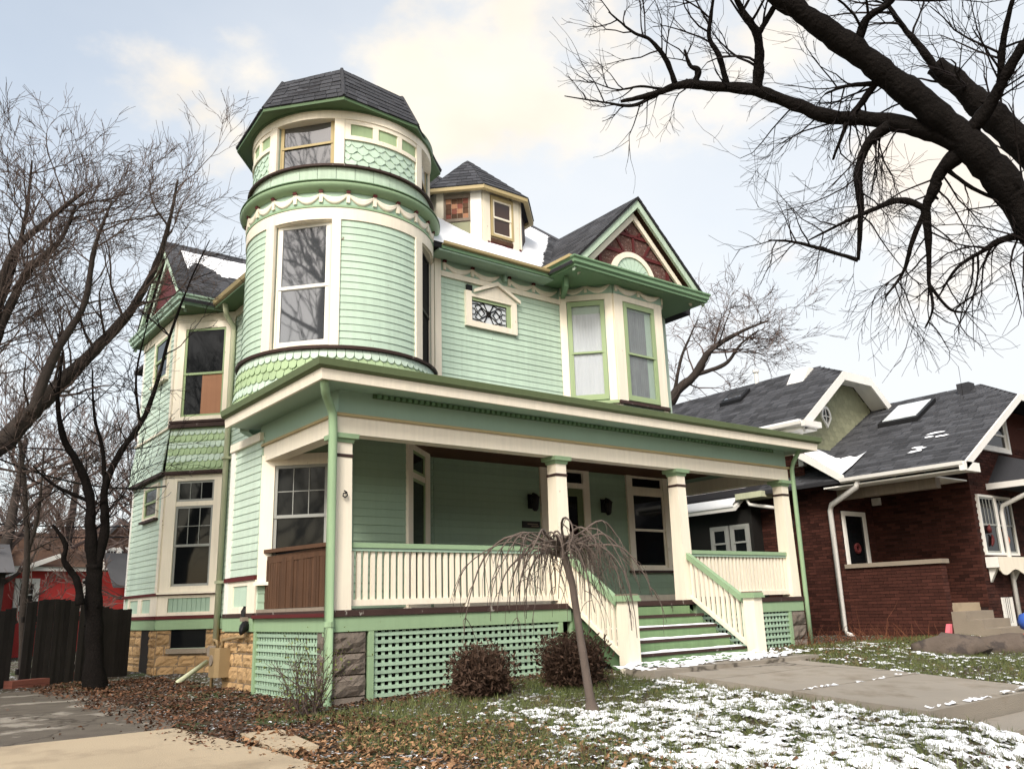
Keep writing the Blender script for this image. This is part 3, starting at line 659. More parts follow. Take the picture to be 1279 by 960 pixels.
# ---- main hip roof, snow on the front slope
SLOPE = .95
def roofz(x, y): return 6.28+SLOPE*min(x-.65, 9.55-x, y-2.1, 13.4-y)
def main_roof():
    x0, x1, y0, y1, z = .65, 9.55, 2.1, 13.4, 6.28; h = (x1-x0)/2; zr = z+SLOPE*h
    v = [(x0,y0,z),(x1,y0,z),(x1,y1,z),(x0,y1,z),(x0+h,y0+h,zr),(x0+h,y1-h,zr)]
    v += [(a,b,c-.095) for a,b,c in v[:4]]
    mb = MB().add(v, [(0,1,4),(1,2,5,4),(2,3,5),(3,0,4,5),(6,7,1,0),(7,8,2,1),(8,9,3,2),(9,6,0,3),(9,8,7,6)]); obj('roof', mb, 'roofcore', H)
    # courses on the left slope and top of the front slope
    mb = MB(); n = 44
    for r in range(n):
        a0, a1 = h*r/n, h*(r+1.2)/n
        if a1 > h: a1 = h
        y = y0
        while y < y1:
            w = .30; p, q = max(y, y0+a0), min(y+w, y1-a0); y += w
            if q-p < .05 or p > 9: continue
            lf = .012+random.uniform(0,.006)
            mb.add([(x0+a0,p,z+SLOPE*a0+lf+.01),(x0+a0,q,z+SLOPE*a0+lf+.01),(x0+a1,q,z+SLOPE*a1+lf-.004),(x0+a1,p,z+SLOPE*a1+lf-.004),(x0+a0,p,z+SLOPE*a0),(x0+a0,q,z+SLOPE*a0)], [(3,2,1,0),(0,1,5,4)])
        x = x0
        while x < x1:
            w = .30; p, q = max(x, x0+a0), min(x+w, x1-a0); x += w
            if q-p < .05: continue
            lf = .012+random.uniform(0,.006)
            mb.add([(p,y0+a0,z+SLOPE*a0+lf+.01),(q,y0+a0,z+SLOPE*a0+lf+.01),(q,y0+a1,z+SLOPE*a1+lf-.004),(p,y0+a1,z+SLOPE*a1+lf-.004),(p,y0+a0,z+SLOPE*a0),(q,y0+a0,z+SLOPE*a0)], [(0,1,2,3),(4,5,1,0)])
    obj('shingle_courses', mb, 'shingle_i', H, kind='stuff')
    obj('ridge_cap', MB().tube([(x1,y0,z+.02),(x0+h,y0+h,zr+.02)], .05, 5).tube([(x0,y0,z+.02),(x0+h,y0+h,zr+.02),(x0+h,y1-h,zr+.02)], .05, 5), 'shingle', H)
    # snow lying on the front slope
    def snow(name, xs, ys, inside, pl, lab):
        X, Y = np.meshgrid(xs, ys); nx, ny = len(xs), len(ys)
        ins = inside(X, Y); Z = pl(X, Y)+.035+.05*(fbm(X*2.2, Y*2.2)-.3)
        idx = -np.ones(X.shape, int); mb = MB(); mask = ins[:-1,:-1] & ins[1:,:-1] & ins[:-1,1:] & ins[1:,1:]
        used = np.zeros(X.shape, bool)
        for dj in (0,1):
            for di in (0,1): used[dj:ny-1+dj, di:nx-1+di] |= mask
        edge = used & ~(np.pad(mask,((1,0),(1,0))) & np.pad(mask,((0,1),(1,0))) & np.pad(mask,((1,0),(0,1))) & np.pad(mask,((0,1),(0,1))))
        Z = np.where(edge, pl(X, Y)+.02, Z)
        idx[used] = np.arange(used.sum()); vs = np.stack([X[used], Y[used], Z[used]], -1)
        jj, ii = np.nonzero(mask); fs = np.stack([idx[jj,ii], idx[jj,ii+1], idx[jj+1,ii+1], idx[jj+1,ii]], -1)
        mb.v = vs.tolist(); mb.f = [tuple(f) for f in fs.tolist()]; mb.mi = [0]*len(mb.f)
        obj(name, mb, 'snow', None, smooth=True, label=lab, cat='snow', kind='stuff')
    def ins(X, Y):
        gz_ = 6.35+(X-5.45)*.97; mz = 6.28+SLOPE*(Y-2.1)
        lim = np.where(X < 4.1, 3.35, 3.35+(X-4.1)*2.0)+.25*(fbm(X*3, Y*3)-.5)
        hip = 9.55-X-(Y-2.1)
        dorm = (np.abs(X-4.75) < 1.12) & (Y > 2.78+.35*np.clip(np.abs(X-4.75)-.46, 0, 1)*2.6) & (X < 5.6)
        return (Y < lim) & (mz > gz_+.16*fbm(X*3+3, Y*3)+.02) & (hip > .06) & ~dorm & (X > 2.6) & (Y > 2.06)
    snow('roof_snow', np.arange(2.6, 7.4, .03), np.arange(2.05, 6.2, .03), ins, lambda X, Y: 6.28+SLOPE*(Y-2.1), 'smooth snow lying on the front roof slope below the turret dormer')
    def ins2(X, Y):
        a = (Y > 5.4+.5*fbm(X*3,Y*3)) & (X > 1.35+.5*fbm(X*2+9,Y*2)) & (Y < 9.2-(8.2-(6.28+SLOPE*(X-.65)))*.85) & (X < 2.75)
        return a & (fbm(X*6, Y*6) > .32)
    snow('roof_snow', np.arange(1.1, 2.8, .05), np.arange(4., 9.4, .05), ins2, lambda X, Y: 6.28+SLOPE*(X-.65), 'thin snow patch on the left roof slope behind the tower')
    za, sl = 8.16, (8.16-6.30)/1.8
    def ins3(X, Y): return (Y < 8.80) & (Y > 8.62-.55*sst(X,.35,1.2)+.25*(fbm(X*4,Y*4)-.5)-.55*(1-sst(X,.25,.75))) & (X > .32) & (X < 2.9)
    snow('roof_snow', np.arange(.1, 3., .04), np.arange(7.3, 9.0, .04), ins3, lambda X, Y: za+.05-(9.05-Y)*sl, 'patch of snow below the ridge of the side gable left of the tower')
main_roof()
def tri_shingles(A, B, Cc, rows, tabs, mt='shingle', lift=.012, trap=None, kind='roof_shingle', par=None):
    # courses on a roof facet with eave A-B and top edge C-D (C = D for a point)
    A, B, Cc = (np.array(p, float) for p in (A, B, Cc)); D = Cc if trap is None else np.array(trap, float)
    n = np.cross(B-A, Cc-A); n /= np.linalg.norm(n); n = n if n[2] > 0 else -n
    for r in range(rows):
        f0, f1 = r/rows, min(1, (r+1.15)/rows)
        a0, b0, a1, b1 = A+(Cc-A)*f0, B+(D-B)*f0, A+(Cc-A)*f1, B+(D-B)*f1
        L0 = np.linalg.norm(b0-a0); k = max(1, int(round(tabs*L0/np.linalg.norm(B-A)))); off = random.uniform(0, .9)/k
        cuts = [0.]+[t for t in [off+i/k for i in range(k)] if .02 < t < .98]+[1.]
        for p, q in zip(cuts[:-1], cuts[1:]):
            g = .004/L0; lf = lift+random.uniform(0, .006)
            mb = MB().add([a0+(b0-a0)*(p+g)+n*(lf+.012), a0+(b0-a0)*(q-g)+n*(lf+.012), a1+(b1-a1)*(q-g)+n*lf, a1+(b1-a1)*(p+g)+n*lf,
                           a0+(b0-a0)*(p+g)-n*.004, a0+(b0-a0)*(q-g)-n*.004, a1+(b1-a1)*(q-g)-n*.004, a1+(b1-a1)*(p+g)-n*.004],
                          [(0,1,2,3),(4,5,1,0),(5,6,2,1),(7,4,0,3)])
            piece(kind, par or H, mb, mt)
# ---- turret dormer on the front slope
def dormer():
    c = np.array([4.75, 3.81]); ri = 1.11; R = ri/math.cos(R_(22.5))
    co = [(c[0]+R*math.cos(R_(a)), c[1]+R*math.sin(R_(a))) for a in (-157.5,-112.5,-67.5,-22.5,22.5,67.5,112.5,157.5)]
    obj('dormer_wall', MB().prism([(x,y,6.4) for x,y in co], (0,0,1.62)), 'cream_worn', H)
    f = [Fr(co[i], co[i+1]) for i in range(3)]
    fr = f[1]; L = fr.L
    obj('corner_board', MB().fb(fr, 0, .17, 6.75, 7.98, 0, .04), 'cream_worn', H); obj('corner_board', MB().fb(fr, L-.2, L-.03, 6.75, 7.98, 0, .04), 'cream_worn', H)
    window(H, fr, .24, .70, 7.08, 7.82, (.045,.045,.08,.05), 'sash_tan', 'cream', ('brownglass','brownglass'), .5, 0, .05, sw=.035, sill=False)
    obj('dormer_base_trim', MB().fb(fr, .17, L-.2, 6.9, 6.98, 0, .05), 'brownwood', H)
    for i in range(14): piece('base_shingle', H, MB().fb(fr, .03+i*.065, .03+i*.065+.055, 6.78, 6.90, 0, .03+random.uniform(0,.015)), 'maroon')
    fl = f[0]
    obj('corner_board', MB().fb(fl, L-.22, L, 6.75, 7.98, 0, .04), 'white', H); obj('corner_board', MB().fb(fl, .02, .16, 7.4, 7.98, 0, .04), 'cream_worn', H)
    # boarded opening with patched brick coloured shingles
    w = obj('boarded_window', MB().fb(fl, .16, .70, 7.82, 7.9, 0, .035).fb(fl, .16, .70, 7.32, 7.38, 0, .04).fb(fl, .16, .20, 7.38, 7.82, 0, .03).fb(fl, .66, .70, 7.38, 7.82, 0, .03), 'greywood', H)
    for r in range(4):
        for i in range(4):
            if (r*7+i*3) % 5 == 0: mt = 'redbrick'
            elif (r+i) % 3 == 0: mt = 'plywood'
            else: mt = 'brownwood'
            obj('patch_shingle', MB().fb(fl, .205+i*.113, .205+i*.113+.107, 7.385+r*.108, 7.385+r*.108+.102, 0, .012+.006*((r+i) % 2)), mt, w)
    obj('dormer_panel', MB().fb(fl, .18, .68, 6.9, 7.30, 0, .02), 'olivewall', H)
    fr3 = f[2]; obj('corner_board', MB().fb(fr3, 0, .15, 6.9, 7.98, 0, .04), 'cream_worn', H); obj('dormer_panel', MB().fb(fr3, .15, L, 6.9, 7.98, 0, .02), 'darktrim', H)
    # conical-octagonal roof
    Re = R+.22; e = [(c[0]+Re*math.cos(R_(a)), c[1]+Re*math.sin(R_(a)), 7.98) for a in (-157.5,-112.5,-67.5,-22.5,22.5,67.5,112.5,157.5)]
    ap = (c[0], c[1], 9.26)
    mb = MB(); mb.add(e+[ap], [(i, (i+1) % 8, 8) for i in range(8)]+[tuple(range(8))[::-1]]); obj('dormer_roof', mb, 'roofcore', H)
    obj('dormer_eave', MB().loft([[(x,y,z-.07), (x,y,z+.01), (c[0]+(x-c[0])*.93, c[1]+(y-c[1])*.93, z+.01), (c[0]+(x-c[0])*.93, c[1]+(y-c[1])*.93, z-.07)] for x,y,z in e+e[:1]]), 'sash_tan', H)
    for i in (6, 7, 0, 1, 2, 3): tri_shingles(e[i], e[(i+1) % 8], ap, 9, 5)
dormer()
# ---- round tower
def tower():
    C2 = Cyl(TC, 1.57)
    win2 = [(-156.5, -121.5, 3.92, 5.94), (-61, -27, 3.92, 5.94)]
    # skirt of scalloped shingles swelling over the porch roof
    obj('tower_skirt', ring(TC, [(1.70,2.95),(1.66,3.3),(1.60,3.80),(1.60,3.86)], 150, 370, 60), 'olive', H, smooth=True)
    wpc = 4.6
    fish(Cyl(TC, 1.60), -205, -20, 2.98, 3.83, 6, ['mint_pale','olive','mint_pale','olive','olive','mint_pale'][::1], wpc, .004, .085)
    obj('tower_ledge', ring(TC, [(1.56,3.83),(1.66,3.83),(1.665,3.87),(1.60,3.90),(1.56,3.90)], 150, 370, 66, True), 'darktrim', H)
    a = 150.
    segs = [(-210,-156.5),(-121.5,-61),(-27,10)]
    for p, q in segs: obj('tower_wall', arc(TC, p, q, 3.88, 6.0, 1.42, 1.565), 'mint', H, smooth=False)
    obj('tower_wall', arc(TC, 10, 150, 2.9, 6.5, 1.42, 1.565), 'mint', H)
    for p, q, z0, z1 in win2: obj('tower_wall', arc(TC, p, q, z1, 6.0, 1.42, 1.565), 'cream', H)
    clap(C2, -205, -163, 3.90, 5.96, seg=10, ex=.114); clap(C2, -116.5, -66, 3.90, 5.96, seg=14, ex=.114)
    for p, q, z0, z1 in win2:
        obj('window_casing', arc(TC, p-6.5, p, 3.88, 5.97, 1.50, 1.615), 'cream', H); obj('window_casing', arc(TC, q, q+5, 3.88, 5.97, 1.50, 1.615), 'cream', H)
        fr = Fr(Cyl(TC,1.50).pt(p,0)[:2], Cyl(TC,1.50).pt(q,0)[:2])
        big = p < -100
        window(H, fr, .035, fr.L-.035, z0+.05, z1-.0, (.035,.035,.06,.06), 'cream_worn', 'white' if big else 'plaque', ('greyglass','greyglass') if big else ('interior','interior'), .47, 0, .04, sw=.05, sill=True)
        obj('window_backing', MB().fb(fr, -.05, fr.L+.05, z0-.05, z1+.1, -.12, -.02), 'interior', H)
    obj('tower_band', arc(TC, -210, 10, 5.96, 6.16, 1.45, 1.60, 3), 'cream', H)
    obj('tower_frieze', arc(TC, -210, 10, 6.16, 6.46, 1.45, 1.585, 3), 'sage', H)
    obj('tower_frieze_bead', arc(TC, -210, 10, 6.165, 6.20, 1.5, 1.61, 3), 'leaf', H)
    cs = Cyl(TC, 1.585)
    for i in range(13): swag(cs, -204+15.2*i, -204+15.2*(i+1), 6.435, .2, .0)
    obj('tower_cornice', ring(TC, [(1.56,6.43),(1.61,6.43),(1.66,6.46),(1.70,6.50),(1.715,6.54),(1.70,6.575),(1.56,6.58)], -210, 10, 90, True), 'leaf', H, smooth=True)
    obj('tower_cornice_edge', ring(TC, [(1.66,6.566),(1.725,6.562),(1.725,6.585),(1.66,6.59)], -210, 10, 90, True), 'forest', H, smooth=True)
    obj('tower_wall', arc(TC, -210, 150, 6.56, 6.90, 1.38, 1.525, 5), 'mint_worn', H)
    k = 20
    for i in range(k):
        a0 = -208+11*i; obj('panel_board', arc(TC, a0+.12, a0+10.88, 6.585, 6.885, 1.52, 1.552+random.uniform(0,.004), 2.7), 'mint_worn', H)
    obj('tower_ledge', ring(TC, [(1.45,6.885),(1.615,6.885),(1.615,6.92),(1.45,6.94)], -210, 150, 100, True), 'darktrim', H)
    # top storey
    win3 = [(-159.5, -121.5), (-58, -24)]
    R3 = 1.52
    for p, q in [(-210,-159.5),(-121.5,-58),(-24,150)]: obj('tower_wall', arc(TC, p, q, 6.92, 8.02, 1.3, R3, 5), 'mint_pale', H)
    c3 = Cyl(TC, R3); s = 7.2
    fish(c3, -208, -166, 6.93, 7.40, 4, ['mint'], s, 0., .012, shape='hex'); fish(c3, -115.5, -64.5, 6.93, 7.40, 4, ['mint'], s, 0., .012, shape='hex')
    for p, q in [(-210,-165.8),(-115.6,-64.4)]:
        obj('tower_band', arc(TC, p, q, 7.40, 7.475, 1.4, R3+.035, 3), 'cream', H)
        obj('tower_band', arc(TC, p, q, 7.68, 7.755, 1.4, R3+.035, 3), 'cream', H)
    for p0, q0, n in [(-208,-165.8,3),(-115.6,-64.4,3)]:
        w = (q0-p0)/n
        for i in range(n):
            a0 = p0+w*i
            obj('frieze_stile', arc(TC, a0+(0 if i else 0), a0+3.6, 7.475, 7.68, 1.4, R3+.033, 3), 'cream', H)
            obj('frieze_panel', arc(TC, a0+3.7, a0+w-.1, 7.475, 7.68, 1.4, R3+.012, 3), 'olive', H)
    for p, q in win3:
        obj('window_casing', arc(TC, p-6.3, p, 6.93, 7.76, 1.38, R3+.045), 'cream', H); obj('window_casing', arc(TC, q, q+5.8, 6.93, 7.76, 1.38, R3+.045), 'cream', H)
        fr = Fr(Cyl(TC,1.455).pt(p,0)[:2], Cyl(TC,1.455).pt(q,0)[:2]); big = p < -100
        window(H, fr, .02, fr.L-.02, 6.96, 7.80, (.02,.02,.05,.03), 'sash_tan', 'sash_tan', ('greyglass','greyglass') if big else ('skyglass','skyglass'), .5, 0, .035, sw=.04, sill=False)  # pale panes of the right window stand in for sky seen through it
        obj('window_backing', MB().fb(fr, -.05, fr.L+.05, 6.9, 8.0, -.12, -.02), 'interior', H)
        if not big: obj('broken_bar', MB().prism([fr.pt(.0,7.50,.03), fr.pt(.05,7.50,.03), fr.pt(.72,6.98,.03), fr.pt(.67,6.98,.03)], np.append(fr.n*.03, 0)), 'black', H)
        else: obj('tower_band', arc(TC, p, q, 7.78, 7.86, 1.42, R3+.0, 3), 'cream', H)
    obj('tower_band', arc(TC, -210, 10, 7.755, 7.93, 1.38, R3+.05, 3), 'cream', H)
    obj('tower_frieze', arc(TC, -210, 10, 7.90, 8.03, 1.40, R3+.09, 3), 'forest', H)
    # eight sided mansard cap
    e = [(-.16,3.89),(-.26,2.43),(.65,1.37),(2.06,1.44),(3.23,2.54),(3.25,3.95),(2.25,5.02),(.78,4.98)]; ze = 7.955
    u = [(.13,3.62),(.12,2.64),(.77,1.72),(2.0,1.85),(2.78,2.62),(2.8,3.7),(2.1,4.5),(.9,4.45)]; zu = 8.68
    E3 = [(x,y,ze) for x,y in e]; U3 = [(x,y,zu) for x,y in u]; ap = (1.45,3.1,8.98)
    mb = MB().loft([E3, U3]); mb.add(U3+[ap], [(i,(i+1) % 8,8) for i in range(8)]); obj('tower_roof', mb, 'roofcore', H)
    obj('tower_soffit', MB().prism([(x*.985+.02,y*.985+.04,ze-.045) for x,y in e], (0,0,.03)), 'forest', H)
    rim = MB(); cx, cy = 1.49, 3.2
    rim.loft([[(x,y,ze-.05),(x,y,ze+.012),(cx+(x-cx)*.975,cy+(y-cy)*.975,ze+.012),(cx+(x-cx)*.975,cy+(y-cy)*.975,ze-.05)] for x,y in e+e[:1]]); obj('tower_eave_edge', rim, 'forest', H)
    for i in (0,1,2,3,7): tri_shingles(E3[i], E3[(i+1) % 8], U3[i], 7, 7, trap=U3[(i+1) % 8])
    for i in (4,5,6): tri_shingles(E3[i], E3[(i+1) % 8], U3[i], 7, 7, trap=U3[(i+1) % 8])
    for i in range(8): tri_shingles(U3[i], U3[(i+1) % 8], ap, 7, 5)
    mb = MB()
    for i in range(8): mb.tube([np.array(E3[i])+[0,0,.02], np.array(U3[i])+[0,0,.02], np.array(ap)], .035, 5)
    obj('ridge_cap', mb, 'shingle', H)
tower()
# ---- foot of the tower under and beside the porch roof, left wall
def tower_base():
    # left facet
    obj('corner_board', MB().fb(OW, 0.0, .14, .02, 2.62, 0, .04), 'white', H)
    clap(OW, .14, OW.L-.02, .56, 2.5, mt='mint_pale')
    obj('wall_cap', MB().fb(OW, -.02, OW.L, 2.5, 2.62, 0, .06), 'cream', H)
    obj('trim_strip', MB().fb(OW, -.01, OW.L+.0, .49, .55, 0, .055), 'maroon', H)
    obj('dado_frame', MB().fb(OW, .14, .34, .03, .49, 0, .03).fb(OW, OW.L-.30, OW.L, .03, .49, 0, .03).fb(OW, .34, OW.L-.30, .03, .12, 0, .028).fb(OW, .34, OW.L-.30, .42, .49, 0, .028), 'cream', H)
    obj('dado_panel', MB().fb(OW, .34, OW.L-.30, .12, .42, 0, .012), 'mint', H)
    obj('sill_board', MB().fb(OW, -.01, OW.L, -.03, .03, 0, .05), 'darktrim', H)
    obj('sill_band', MB().fb(OW, -.01, OW.L-.0, -.22, -.03, 0, .04), 'leaf', H)
    stones(OW, 0, OW.L, -1.3, -.23, rh=.2)
    # corner casing and window on the angled facet seen through the side opening
    window(H, OSW, .22, 1.02, .55, 2.10, (.20,.20,.16,.1), 'cream', 'sashgrey', ('dark','dark'), .52, 0, .06, muntin=(3,2))
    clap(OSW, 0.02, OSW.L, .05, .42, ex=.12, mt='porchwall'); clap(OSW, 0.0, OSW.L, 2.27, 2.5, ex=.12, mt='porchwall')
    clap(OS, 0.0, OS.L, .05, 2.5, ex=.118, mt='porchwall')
    obj('corner_board', MB().fb(OS, -.03, .05, .03, 2.5, 0, .035), 'sage', H)
    # right facet: tall narrow door-like window with transom
    window(H, OSE, .24, .95, .12, 2.42, (.24,.26,.1,.08), 'cream', 'sash_green', ('dark','dark'), .42, 0, .05, transom=1.98)
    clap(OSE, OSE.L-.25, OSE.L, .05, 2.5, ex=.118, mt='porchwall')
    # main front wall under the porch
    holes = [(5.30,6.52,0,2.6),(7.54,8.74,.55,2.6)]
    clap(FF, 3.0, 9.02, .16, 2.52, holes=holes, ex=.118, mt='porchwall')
    obj('base_board', MB().fb(FF, 2.98, 9.08, .03, .15, 0, .03), 'cream_worn', H)
    obj('corner_board', MB().fb(FF, 9.0, 9.1, .15, 2.55, 0, .035), 'sage', H)
    # door with sidelights and transom
    d = obj('front_door_frame', MB().fb(FF, 5.30, 5.46, .15, 2.5, 0, .06).fb(FF, 6.36, 6.52, .15, 2.5, 0, .06).fb(FF, 5.46, 6.36, 2.15, 2.25, 0, .057).fb(FF, 5.46, 6.36, 2.45, 2.5, 0, .057), 'cream_worn', H)
    obj('transom_pane', MB().fb(FF, 5.46, 6.36, 2.25, 2.45, 0, .01), 'dark', d)
    dr = obj('front_door', MB().fb(FF, 5.46, 5.60, .16, 2.15, 0, .03).fb(FF, 6.22, 6.36, .16, 2.15, 0, .03).fb(FF, 5.60, 6.22, .16, .95, 0, .028).fb(FF, 5.60, 6.22, 2.0, 2.15, 0, .028), 'moss', H)
    obj('door_pane', MB().fb(FF, 5.60, 6.22, .95, 2.0, 0, .012), 'dark', dr)
    obj('door_handle', MB().tube([FF.pt(5.53,1.0,.03), FF.pt(5.53,1.0,.08)], .02, 8).tube([FF.pt(5.53,1.0,.075), FF.pt(5.53,1.0,.10)], .034, 8), 'sash_tan', dr)
    window(H, FF, 7.68, 8.60, .68, 2.50, (.14,.14,.04,.06), 'cream_worn', 'cream_worn', ('dark','dark'), .5, 0, .06, transom=2.15, sill='dark')
    # wall lanterns and plaque either side of the door
    for u in (5.06, 6.88):
        mb = MB().fb(FF, u-.05, u+.05, 1.72, 1.98, .02, .045).tube([FF.pt(u,1.93,.05), FF.pt(u,1.99,.12), FF.pt(u,1.97,.17)], .014, 6)
        l = obj('wall_lantern', mb, 'black', H)
        obj('lantern_body', MB().loft([[FF.pt(u+w*math.cos(a), z, .17+w*math.sin(a)) for a in [math.pi*2*k/6 for k in range(6)]] for w, z in ((.03,1.66),(.06,1.70),(.085,1.88),(.10,1.90),(.03,1.97))], cap=True), 'black', l)
    pq = obj('plaque', MB().fb(FF, 4.86, 5.26, 1.37, 1.49, .02, .04), 'plaque', H)
    obj('plaque_strip', MB().fb(FF, 4.97, 5.21, 1.43, 1.45, .04, .043).fb(FF, 5.06, 5.23, 1.395, 1.415, .04, .043), 'greywood', pq)
tower_base()
def left_side():
    # recessed left wall between tower and bay
    clap(LW, 13-7.07, 13-3.66, -.0, 6.0, ex=.115, mt='mint_pale')
    obj('sill_band', MB().fb(LW, 13-7.07, 13-3.66, -.22, -.03, 0, .04), 'leaf', H)
    stones(LW, 13-7.07, 13-3.66, -1.3, -.23, rh=.2)
    obj('frieze_band', MB().fb(LW, 13-7.3, 13-4.0, 6.0, 6.2, 0, .04), 'cream_worn', H)
    obj('soffit', MB().bx(.66, 1.1, 4.4, 7.2, 6.14, 6.172), 'forest', H)
    g = MB(); pr = [(.36,6.16),(.42,6.16),(.48,6.22),(.50,6.30),(.47,6.30),(.44,6.24),(.36,6.20)]
    g.loft([[LW.pt(u, z, o) for o, z in pr] for u in (13-7.2, 13-4.6)], cap=True); obj('gutter', g, 'sash_tan', H)
    # --- bay, angled facet
    L = B1.L
    clap(B0, 0, B0.L, .47, 2.74, holes=[(.95,2.08,1.92,2.72),(2.36,3,0,9)], mt='mint_pale'); clap(B0, 0, B0.L, 3.75, 6.0, holes=[(.92,2.08,4.86,5.96)], mt='mint_pale')
    for fr in (B0, B1):
        obj('sill_band', MB().fb(fr, -.01, fr.L+.01, -.22, -.035, 0, .05), 'leaf', H)
        obj('sill_board', MB().fb(fr, -.02, fr.L+.02, -.03, .035, 0, .07), 'maroon', H)
        obj('trim_strip', MB().fb(fr, -.02, fr.L+.02, .415, .465, 0, .065), 'maroon', H)
        obj('frieze_band', MB().fb(fr, 0, fr.L, 5.95, 6.12, 0, .05), 'cream_worn', H)
    # dado panels
    def dado(fr, a, b, p, q):
        obj('dado_frame', MB().fb(fr, a, p, .036, .414, 0, .035).fb(fr, q, b, .036, .414, 0, .035).fb(fr, p, q, .036, .10, 0, .033).fb(fr, p, q, .36, .414, 0, .033), 'cream', H)
        n = 9 if q-p > .5 else 3; w = (q-p)/n
        for i in range(n): obj('dado_board', MB().prism([fr.pt(max(p,min(q,p+w*(i-.9)+.003)),.36,0), fr.pt(max(p,min(q,p+w*i+.003)),.36,0)] [::1]+[fr.pt(min(q,p+w*(i+1)-.003),.10,0), fr.pt(max(p,min(q,p+w*(i+.1)-.003)),.10,0)], np.append(fr.n*.012, 0)) if False else MB().fb(fr, p+w*i+.003, p+w*(i+1)-.003, .10, .36, 0, .012), 'sage' if fr is B1 else 'mint', H)
    dado(B1, 0, L, .20, 1.06); dado(B0, .35, 1.3, .5, 1.15); dado(B0, 1.3, B0.L, 1.42, 2.05)
    obj('corner_board', MB().fb(B0, 2.36, B0.L, .466, 2.74, 0, .05), 'cream_worn', H); obj('corner_board', MB().fb(B0, 2.40, B0.L, 3.76, 5.95, 0, .045), 'cream_worn', H)
    obj('corner_board', MB().fb(B0, 0, .07, .0, 6.0, 0, .03), 'white', H)
    window(H, B1, .24, 1.02, .58, 2.62, (.22,.22,.14,.10), 'cream', 'sashgrey', ('dark','dark'), .5, 0, .06, transom=2.12, muntin=(3,2))
    window(H, B1, .20, 1.08, 3.93, 5.80, (.18,.18,.14,.09), 'cream', 'sash_green', ('dark','dark'), .48, 0, .06, sill='dark')
    obj('plywood_sheet', MB().fb(B1, .60, 1.04, 3.98, 5.02, .0, .014), 'plywood', H)
    window(H, B0, 1.06, 1.98, 2.02, 2.62, (.07,.07,.06,.06), 'cream_worn', 'sash_green', ('dark','dark'), .5, 0, .05, sill='dark')
    window(H, B0, 1.04, 1.98, 4.98, 5.86, (.08,.08,.08,.08), 'cream_worn', 'sash_green', ('dark','dark'), .5, 0, .05)
    # flared shingle band between the storeys
    obj('ledge', MB().fb(B1, -.02, L+.02, 3.70, 3.78, 0, .10), 'darktrim', H); obj('ledge', MB().fb(B0, 0, B0.L+.02, 3.70, 3.74, 0, .08), 'cream_worn', H)
    fish(B1, .0, L, 2.86, 3.70, 6, ['olive','mint_pale'], .118, .01, .10)
    mb = MB(); mb.prism([B1.pt(0,2.80,0), B1.pt(0,2.80,.12), B1.pt(0,3.70,.02), B1.pt(0,3.70,0)], np.append(B1.u*L, 0)); obj('flared_skirt', mb, 'olive', H)
    mb = MB(); mb.prism([B0.pt(0,2.80,0), B0.pt(0,2.80,.12), B0.pt(0,3.70,.02), B0.pt(0,3.70,0)], np.append(B0.u*B0.L, 0)); obj('flared_skirt', mb, 'mint_pale', H)
    n = 8
    for i in range(n):
        z = 2.82+i*.11; o = .125-.10*i/n
        piece('clapboard', H, MB().loft([[B0.pt(u,z,0),B0.pt(u,z,o+.02),B0.pt(u,z+.115,o),B0.pt(u,z+.115,0)] for u in (0,B0.L)], cap=True), 'mint_pale')
    for fr in (B0, B1): obj('skirt_edge', MB().fb(fr, -.02, fr.L+.03, 2.765, 2.81, 0, .14), 'darktrim', H)
    k = 22
    for i in range(k): piece('edge_scallop', H, MB().fb(B1, L*i/k+.004, L*(i+1)/k-.004, 2.735, 2.765, .02, .13), 'darktrim')
    # stone below with a dark cellar window and hatch
    stones(B1, 0, L, -1.3, -.23, holes=[(.30,1.00,-.62,-.2)], rh=.2); stones(B0, 0, B0.L, -1.3, -.23, holes=[(1.5,2.08,-1.15,-.2)], rh=.2)
    obj('cellar_window', MB().fb(B1, .30, 1.00, -.56, -.225, -.02, .005), 'dark', H); obj('cellar_sill', MB().fb(B1, .24, 1.06, -.66, -.57, -.05, .06), 'lime_sill', H)
    obj('cellar_door', MB().fb(B0, 1.5, 2.08, -1.15, -.225, -.02, .004), 'plaque', H)
    # gable over the bay
    G = Fr((.02,10.85),(.02,7.25)); hw = 1.8; cu = 1.8; ze, za = 6.30, 8.16; sl = (za-ze)/hw
    tri = [G.pt(.12,6.34,-.16), G.pt(3.48,6.34,-.16), G.pt(cu,6.34+1.68*sl,-.16)]
    obj('gable_wall', MB().prism(tri, np.append(-G.n*.1, 0)), 'maroon', H)
    prof = [(0,6.14),(.05,6.14),(.05,6.19),(.09,6.22),(.09,6.29),(.12,6.32),(.12,6.35),(0,6.35)]
    path = [(1.1,10.85,0,1),(.02,10.85,-1,1),(.02,7.25,-1,-1),(1.1,7.25,0,-1)]
    obj('cornice', MB().loft([[(x+dx*o, y+dy*o, z) for o, z in prof] for x, y, dx, dy in path], cap=True), 'sage', H)
    obj('soffit', MB().bx(.02, 1.1, 7.25, 10.85, 6.13, 6.15), 'forest', H)
    for s in (-1, 1):
        def rk(name, o0, o1, out, d, mt, low):
            p = [G.pt(cu, za-o0, out), G.pt(cu, za-o1, out), G.pt(cu+s*(hw+low), ze-o1-low*sl, out), G.pt(cu+s*(hw+low), ze-o0-low*sl, out)]
            obj(name, MB().prism(p if s < 0 else p[::-1], np.append(-G.n*d, 0)), mt, H)
        rk('rake_board', .005, .22, .0, .06, 'mint_worn', .02); rk('inner_rake_board', .27, .45, -.11, .05, 'mint_pale', -.2)
        o = [(-.0, 9.05, za+.03), (3.0, 9.05, za+.03), (3.0, 9.05-s*(hw+.1), ze+.03-.1*sl), (-.0, 9.05-s*(hw+.1), ze+.03-.1*sl)]
